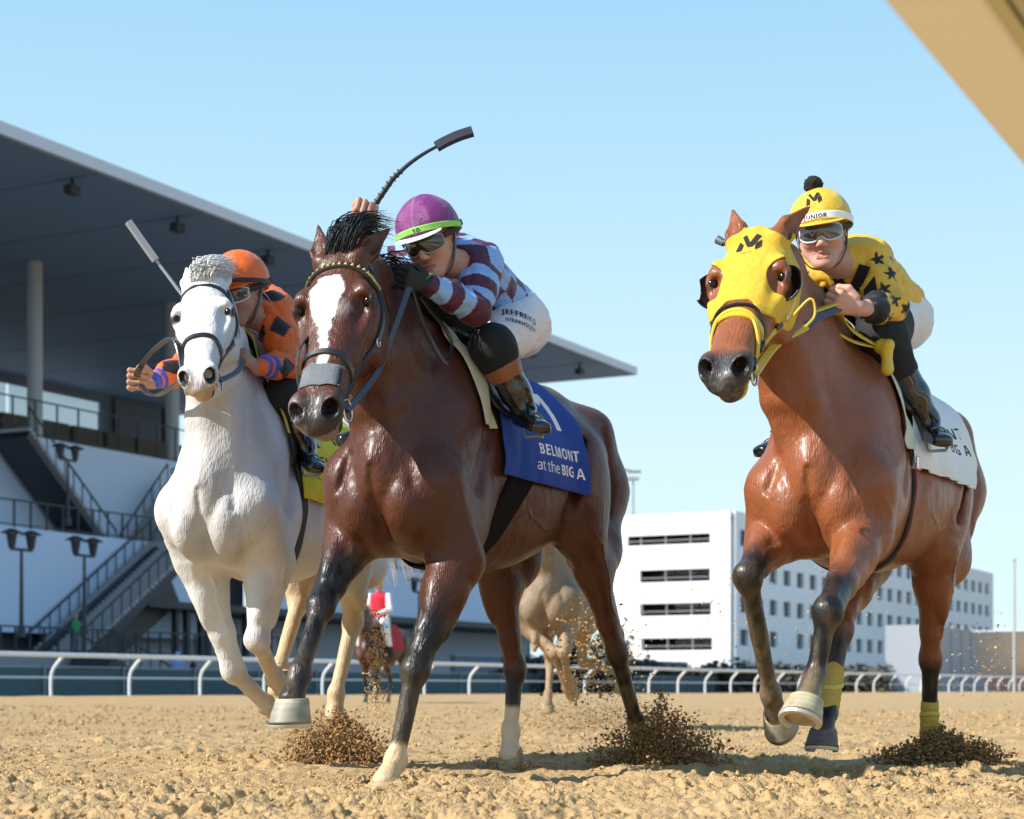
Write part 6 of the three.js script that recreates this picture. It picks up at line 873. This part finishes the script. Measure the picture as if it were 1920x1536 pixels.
{
  const o = horseW, f = FW, J = jW.J, h = o.h;
  bridle(o, leather, 'black leather bridle on the white grey horse', true, .355, .01, .019);
  const hR = J.wriR.clone().addScaledVector(f.Z(450, 662, .44).sub(J.wriR).normalize(), .07), hL = J.wriL.clone().addScaledVector(f.Z(248, 712, .34).sub(J.wriL).normalize(), .07), gr = gb(o); top(gr, 'reins', 'black reins of the white grey horse, one held out to the left', 'reins');
  rein(gr, [o.bit[1], lerpV(o.bit[1], hR, .5).add(V(.02, -.01, 0)), hR], .022, leather, f.dir(W_(.5, .6, .6)));
  rein(gr, [o.bit[-1], f.D(330, 640, 6.8), f.D(290, 655, 7.0), f.D(262, 690, 7.1), hL], .026, leather, f.dir(W_(.3, .8, .5))); rein(gr, [hL, f.D(285, 742, 7.1), f.D(318, 728, 6.95), f.D(350, 700, 6.9)], .030, leather, f.dir(W_(.2, .9, .4)), 'rein_end');
  const cloth = canvasTex(1024, 2048, (x, w, h2) => { x.fillStyle = '#e6cf12'; x.fillRect(0, 0, w, h2); x.textAlign = 'center'; for (const s of [1, -1]) { x.save(); x.translate(w / 2, h2 / 2); x.scale(s, s); x.fillStyle = '#141a20'; x.font = 'bold 430px sans-serif'; x.fillText('4', 60, 420); x.font = 'bold 138px sans-serif'; x.fillText('BELMONT', -10, 680); x.font = '128px sans-serif'; x.textAlign = 'right'; x.fillText('at the ', -20, 820); x.textAlign = 'left'; x.font = 'bold 128px sans-serif'; x.fillText('BIG A', -15, 820); x.textAlign = 'center'; x.restore(); } }); cloth.flipY = false;
  top(part('saddle_cloth', drape(o, .0, -.74, 1.90, 1.90, .012, 40, 80, .06, .008), std({ map: cloth, roughness: .75, bumpMap: weave, bumpScale: .002 })), 'saddle_cloth', 'yellow saddle cloth with black lettering on the white grey horse', 'saddle cloth'); const sc = scene.children[scene.children.length - 1]; sc.position.copy(o.g.position); sc.rotation.copy(o.g.rotation);
  girth(o, .06, -.03, .085, flat([.014, .014, .016], .75), 'black girth under the white grey horse');
  const sd = saddle(o, leather, phys({ color: lin(.02, .02, .022), roughness: .5 }), 'black racing saddle and pad on the white grey horse', [.19, .06], 1.25);
  part('pad_trim', drape(o, .205, .185, .9, .9, .02, 2, 30, -.02, .001), flat([.70, .50, .05], .5), sd);
  stirrup(sd, lerpV(J.ankR, J.toeR, .62).add(V(0, -.03, 0)), V(.20, 1.52, -.02), 1, leather); stirrup(sd, lerpV(J.ankL, J.toeL, .62).add(V(0, -.03, 0)), V(-.20, 1.52, -.02), -1, leather);
}

// ---------- the horse trailing behind, and the outrider far off ----------
const FT = new Frame(1036, 14.6, 9);
{
  const P0 = V(.0, 1.86, .80), P1 = V(.0, 1.36, 1.08), h = headFrame(P0, P1, X1, 1.05), q = (px, py, d) => FT.D(px, py, d);
  const o = makeHorse({
    frame: FT, head: h, cell: .016, far: true, narrow: .95, label: 'dusty pale horse running behind, seen between the legs of the dark bay',
    ears: [{ base: [.012, -.012, -.06], tip: [-.12, .0, -.08], open: h.dir(0, 1, -.3) }, { base: [.012, -.012, .06], tip: [-.12, .0, .08], open: h.dir(0, 1, .3) }],
    foreL: { elbow: V(-.16, .86, .25), knee: q(1040, 1225, 14.2), fet: q(1062, 1290, 14.45), toe: q(1075, 1310, 14.6), shoulder: V(-.185, 1.06, .40) }, foreR: { elbow: V(.16, .86, .25), knee: V(.16, .62, .50), fet: V(.15, .45, .24), toe: V(.15, .36, .12), shoulder: V(.185, 1.06, .40) },
    hindL: { stifle: V(-.16, .93, -.60), hock: V(-.13, .56, -.82), fet: V(-.12, .3, -.62), toe: V(-.12, .18, -.55) }, hindR: { stifle: V(.16, .93, -.62), hock: V(.14, .58, -.9), fet: q(1163, 1262, 15.3), toe: q(1165, 1290, 15.25) },
    coatMat: coatMat({ clearcoat: 0, roughness: .6 }), hoofMat: [0, 1, 2, 3].map(() => flat([.42, .30, .17], .85)),
    coat: (x, y, z, c, hp, zn) => { const n = fbm(x * 8, y * 8, z * 8, 3), d = clamp(.55 + .6 * n + (zn ? .35 : 0), 0, 1); c[0] = mix(.17, .33, d); c[1] = mix(.135, .22, d); c[2] = mix(.11, .125, d); },
  });
  hairOf(o, { color: [.5, .46, .40], fore: 60, foreFlow: [[0, .05, 0], [.02, .06, -.06]], mane: 120, tail: 120 });
}
const FO = new Frame(706, 36, 22);
{
  const P0 = V(-.05, 2.0, .62), P1 = V(-.2, 1.52, .92), h = headFrame(P0, P1, V(1, 0, .2), 1.0), L = (e, z, up) => up ? { stifle: V(e * .16, .95, z), hock: V(e * .14, .56, z - .2), fet: V(e * .13, .2, z - .12), toe: V(e * .13, .06, z - .05) } : { elbow: V(e * .16, .88, z), knee: V(e * .14, .48, z + .02), fet: V(e * .13, .2, z), toe: V(e * .13, .06, z + .06), shoulder: V(e * .18, 1.06, .40) };
  makeHorse({ frame: FO, head: h, cell: .03, far: true, label: 'distant brown horse standing on the track under a rider in red', ears: [{ base: [.012, -.012, -.06], tip: [-.12, .0, -.08], open: h.dir(0, 1, -.3) }, { base: [.012, -.012, .06], tip: [-.12, .0, .08], open: h.dir(0, 1, .3) }], foreL: L(-1, .2), foreR: L(1, .28), hindL: L(-1, -.7, 1), hindR: L(1, -.85, 1), coatMat: coatMat(), hoofMat: [0, 1, 2, 3].map(() => flat([.1, .08, .07])), coat: bay([.075, .028, .018], { blackFore: .5, blackHind: .9 }) });
  const g = FO.group(V(0, 1.6, -.15)); top(g, 'person', 'distant rider in a red vest, white sleeves and white breeches', 'person');
  const s = new Shape(), b = V(0, 0, 0); s.cone(V(0, 2.42, -.08), V(0, 2.48, -.08), .10, .11, .02); s.cone(V(0, 2.2, -.12), V(0, 2.36, -.09), .06, .055, .03); s.seg(V(0, 2.15, -.12), V(0, 1.75, -.15), X1, .2, .12, .17, .13, .05);
  for (const e of [-1, 1]) { s.chain([V(e * .2, 2.2, -.12), V(e * .27, 1.93, -.06), V(e * .08, 1.82, .2)], [.062, .05, .036], .04); s.chain([V(e * .12, 1.72, -.12), V(e * .30, 1.5, .2), V(e * .33, 1.02, .02)], [.11, .085, .05], .04); s.cone(V(e * .33, 1.0, .0), V(e * .34, .95, .2), .045, .04, .02); }
  put('body', s.mesh(.022, (x, y, z, o) => set(o, y > 2.43 ? [.50, .36, .05] : y > 2.3 ? [.45, .27, .2] : y > 1.76 ? (Math.abs(x) > .17 || z > .02 ? [.8, .8, .8] : [.55, .01, .03]) : y > 1.2 ? [.8, .8, .82] : [.02, .02, .02])), std({ vertexColors: true, roughness: .8 }), g);
  const c = gb({ g: { position: FO.O, rotation: g.rotation } }); top(c, 'saddle_cloth', 'red saddle cloth under the distant rider in a red vest', 'saddle cloth'); part('cloth', mergeGeometries([-1, 1].map((e) => sheet((u, v) => V(e * (.10 + .235 * Math.sin(v * 1.5)), 1.64 - .55 * (1 - Math.cos(v * 1.5)), mix(.1, -.55, u)), 6, 8, .012))), flat([.40, .012, .03], .8), c);
}

// ---------- dirt thrown up by the hooves ----------
const darkClodMat = std({ color: lin(.36, .215, .095), roughness: 1 });  // thrown dirt: one even brown, darker than the loose clods
function spray(P, back, R, H, n, label, lean = V(0, 0, 0), mat = darkClodMat, lo = .0018, hi = .010, pw = 1.7) {
  const l = [], side = V(-back.z, 0, back.x);
  for (let i = 0; i < n; i++) { const a = rr(-1, 1), r = R * Math.pow(rnd(), .75), y = H * Math.pow(rnd(), pw) * (1 - .62 * (r / R) ** 1.3) * (.75 + .5 * Math.abs(noise(a * 3.3 + P.x * 7, r * 9, 3))), x = P.x + side.x * a * r + back.x * r * rr(-.35, .7) + lean.x * y, z = P.z + side.z * a * r + back.z * r * rr(-.35, .7) + lean.z * y, s = lo + (hi - lo) * Math.pow(rnd(), 2.4) * (1 - .35 * y / H); l.push([x, Math.max(dirtY(x, z, .01), 0) + y + s * .4, z, s, rr(.55, 1.25)]); }
  return clods('dirt_spray', label, 'dirt', l, (rnd() * 3) | 0, mat);
}
const backC = FC.F.clone().negate(), backR = FR.F.clone().negate(), backW = FW.F.clone().negate();
const foot_ = (o, i, f) => { const p = f.world(o.legs[i].toe); p.y = 0; return p; };
{
  const a = foot_(horseC, 3, FC), b = foot_(horseR, 3, FR), c = foot_(horseW, 3, FW), d = foot_(horseC, 1, FC), e = foot_(horseC, 2, FC);
  spray(a.clone().addScaledVector(backC, -.05).add(V(.05, 0, .1)), backC, .32, .32, 11000, 'dark spray of dirt at the rear hind hoof of the dark bay', V(.1, 0, 0));
  spray(b.clone().add(V(.02, 0, .08)), backR, .28, .18, 9000, 'dark heap of dirt round the rearmost hoof of the hooded horse', V(0, 0, 0), darkClodMat, .0018, .010, 1.3);
  spray(c.clone().add(V(.02, 0, .05)), backW, .28, .27, 8000, 'dark spray of dirt at the hind hoof of the white grey horse');
  spray(d.clone().add(V(0, 0, -.03)), backC, .10, .045, 700, 'low crumbs of dirt round the planted forefoot of the dark bay', V(0, 0, 0), clodMat); spray(e, backC, .18, .05, 700, 'low mound of dirt at the pale hind foot of the dark bay', V(0, 0, 0), clodMat);
  const haze = (name, label, n, f, lo, hi, mat = clodMat) => { const l = []; for (let i = 0; i < n; i++) { const p = f(); l.push([p.x, p.y, p.z, lo + (hi - lo) * Math.pow(rnd(), 3), rr(.8, 1.3)]); } clods(name, label, 'dirt', l, (rnd() * 3) | 0, mat); };
  const G = () => (rnd() + rnd() + rnd()) / 1.5 - 1;
  haze('flying_dirt', 'falling stream of light dirt between the left horses', 900, () => at(708 + G() * 34 + G() * 10, mix(1140, 1345, Math.pow(rnd(), .8)), 7.9 + G() * .3), .0018, .008);
  haze('flying_dirt', 'scattered crumbs flying behind the hind legs of the dark bay', 1500, () => at(1120 + G() * 120, 1230 + G() * 150, 9.2 + G() * 1.1), .0018, .010);
  haze('flying_dirt', 'fine dust hanging low behind the dark bay', 5200, () => { const p = at(1110 + G() * 190, 1345 + G() * 62, 9.4 + G() * 1.2); p.y = Math.max(p.y, .01); return p; }, .0014, .0042);
  haze('flying_dirt', 'fine dust hanging low beside the white grey horse', 3000, () => { const p = at(590 + G() * 130, 1375 + G() * 55, 8.3 + G() * .5); p.y = Math.max(p.y, .01); return p; }, .0014, .0038);
  haze('flying_dirt', 'sparse crumbs in the air before the garage', 420, () => at(1450 + G() * 330, 1160 + G() * 190, 9.5 + G() * 1.6), .0018, .008);
  haze('flying_dirt', 'sparse crumbs in the air at the right edge', 300, () => at(1850 + G() * 90, 1250 + G() * 170, 8.6 + G() * .8), .0018, .007);
}
renderer.render(scene, camera);
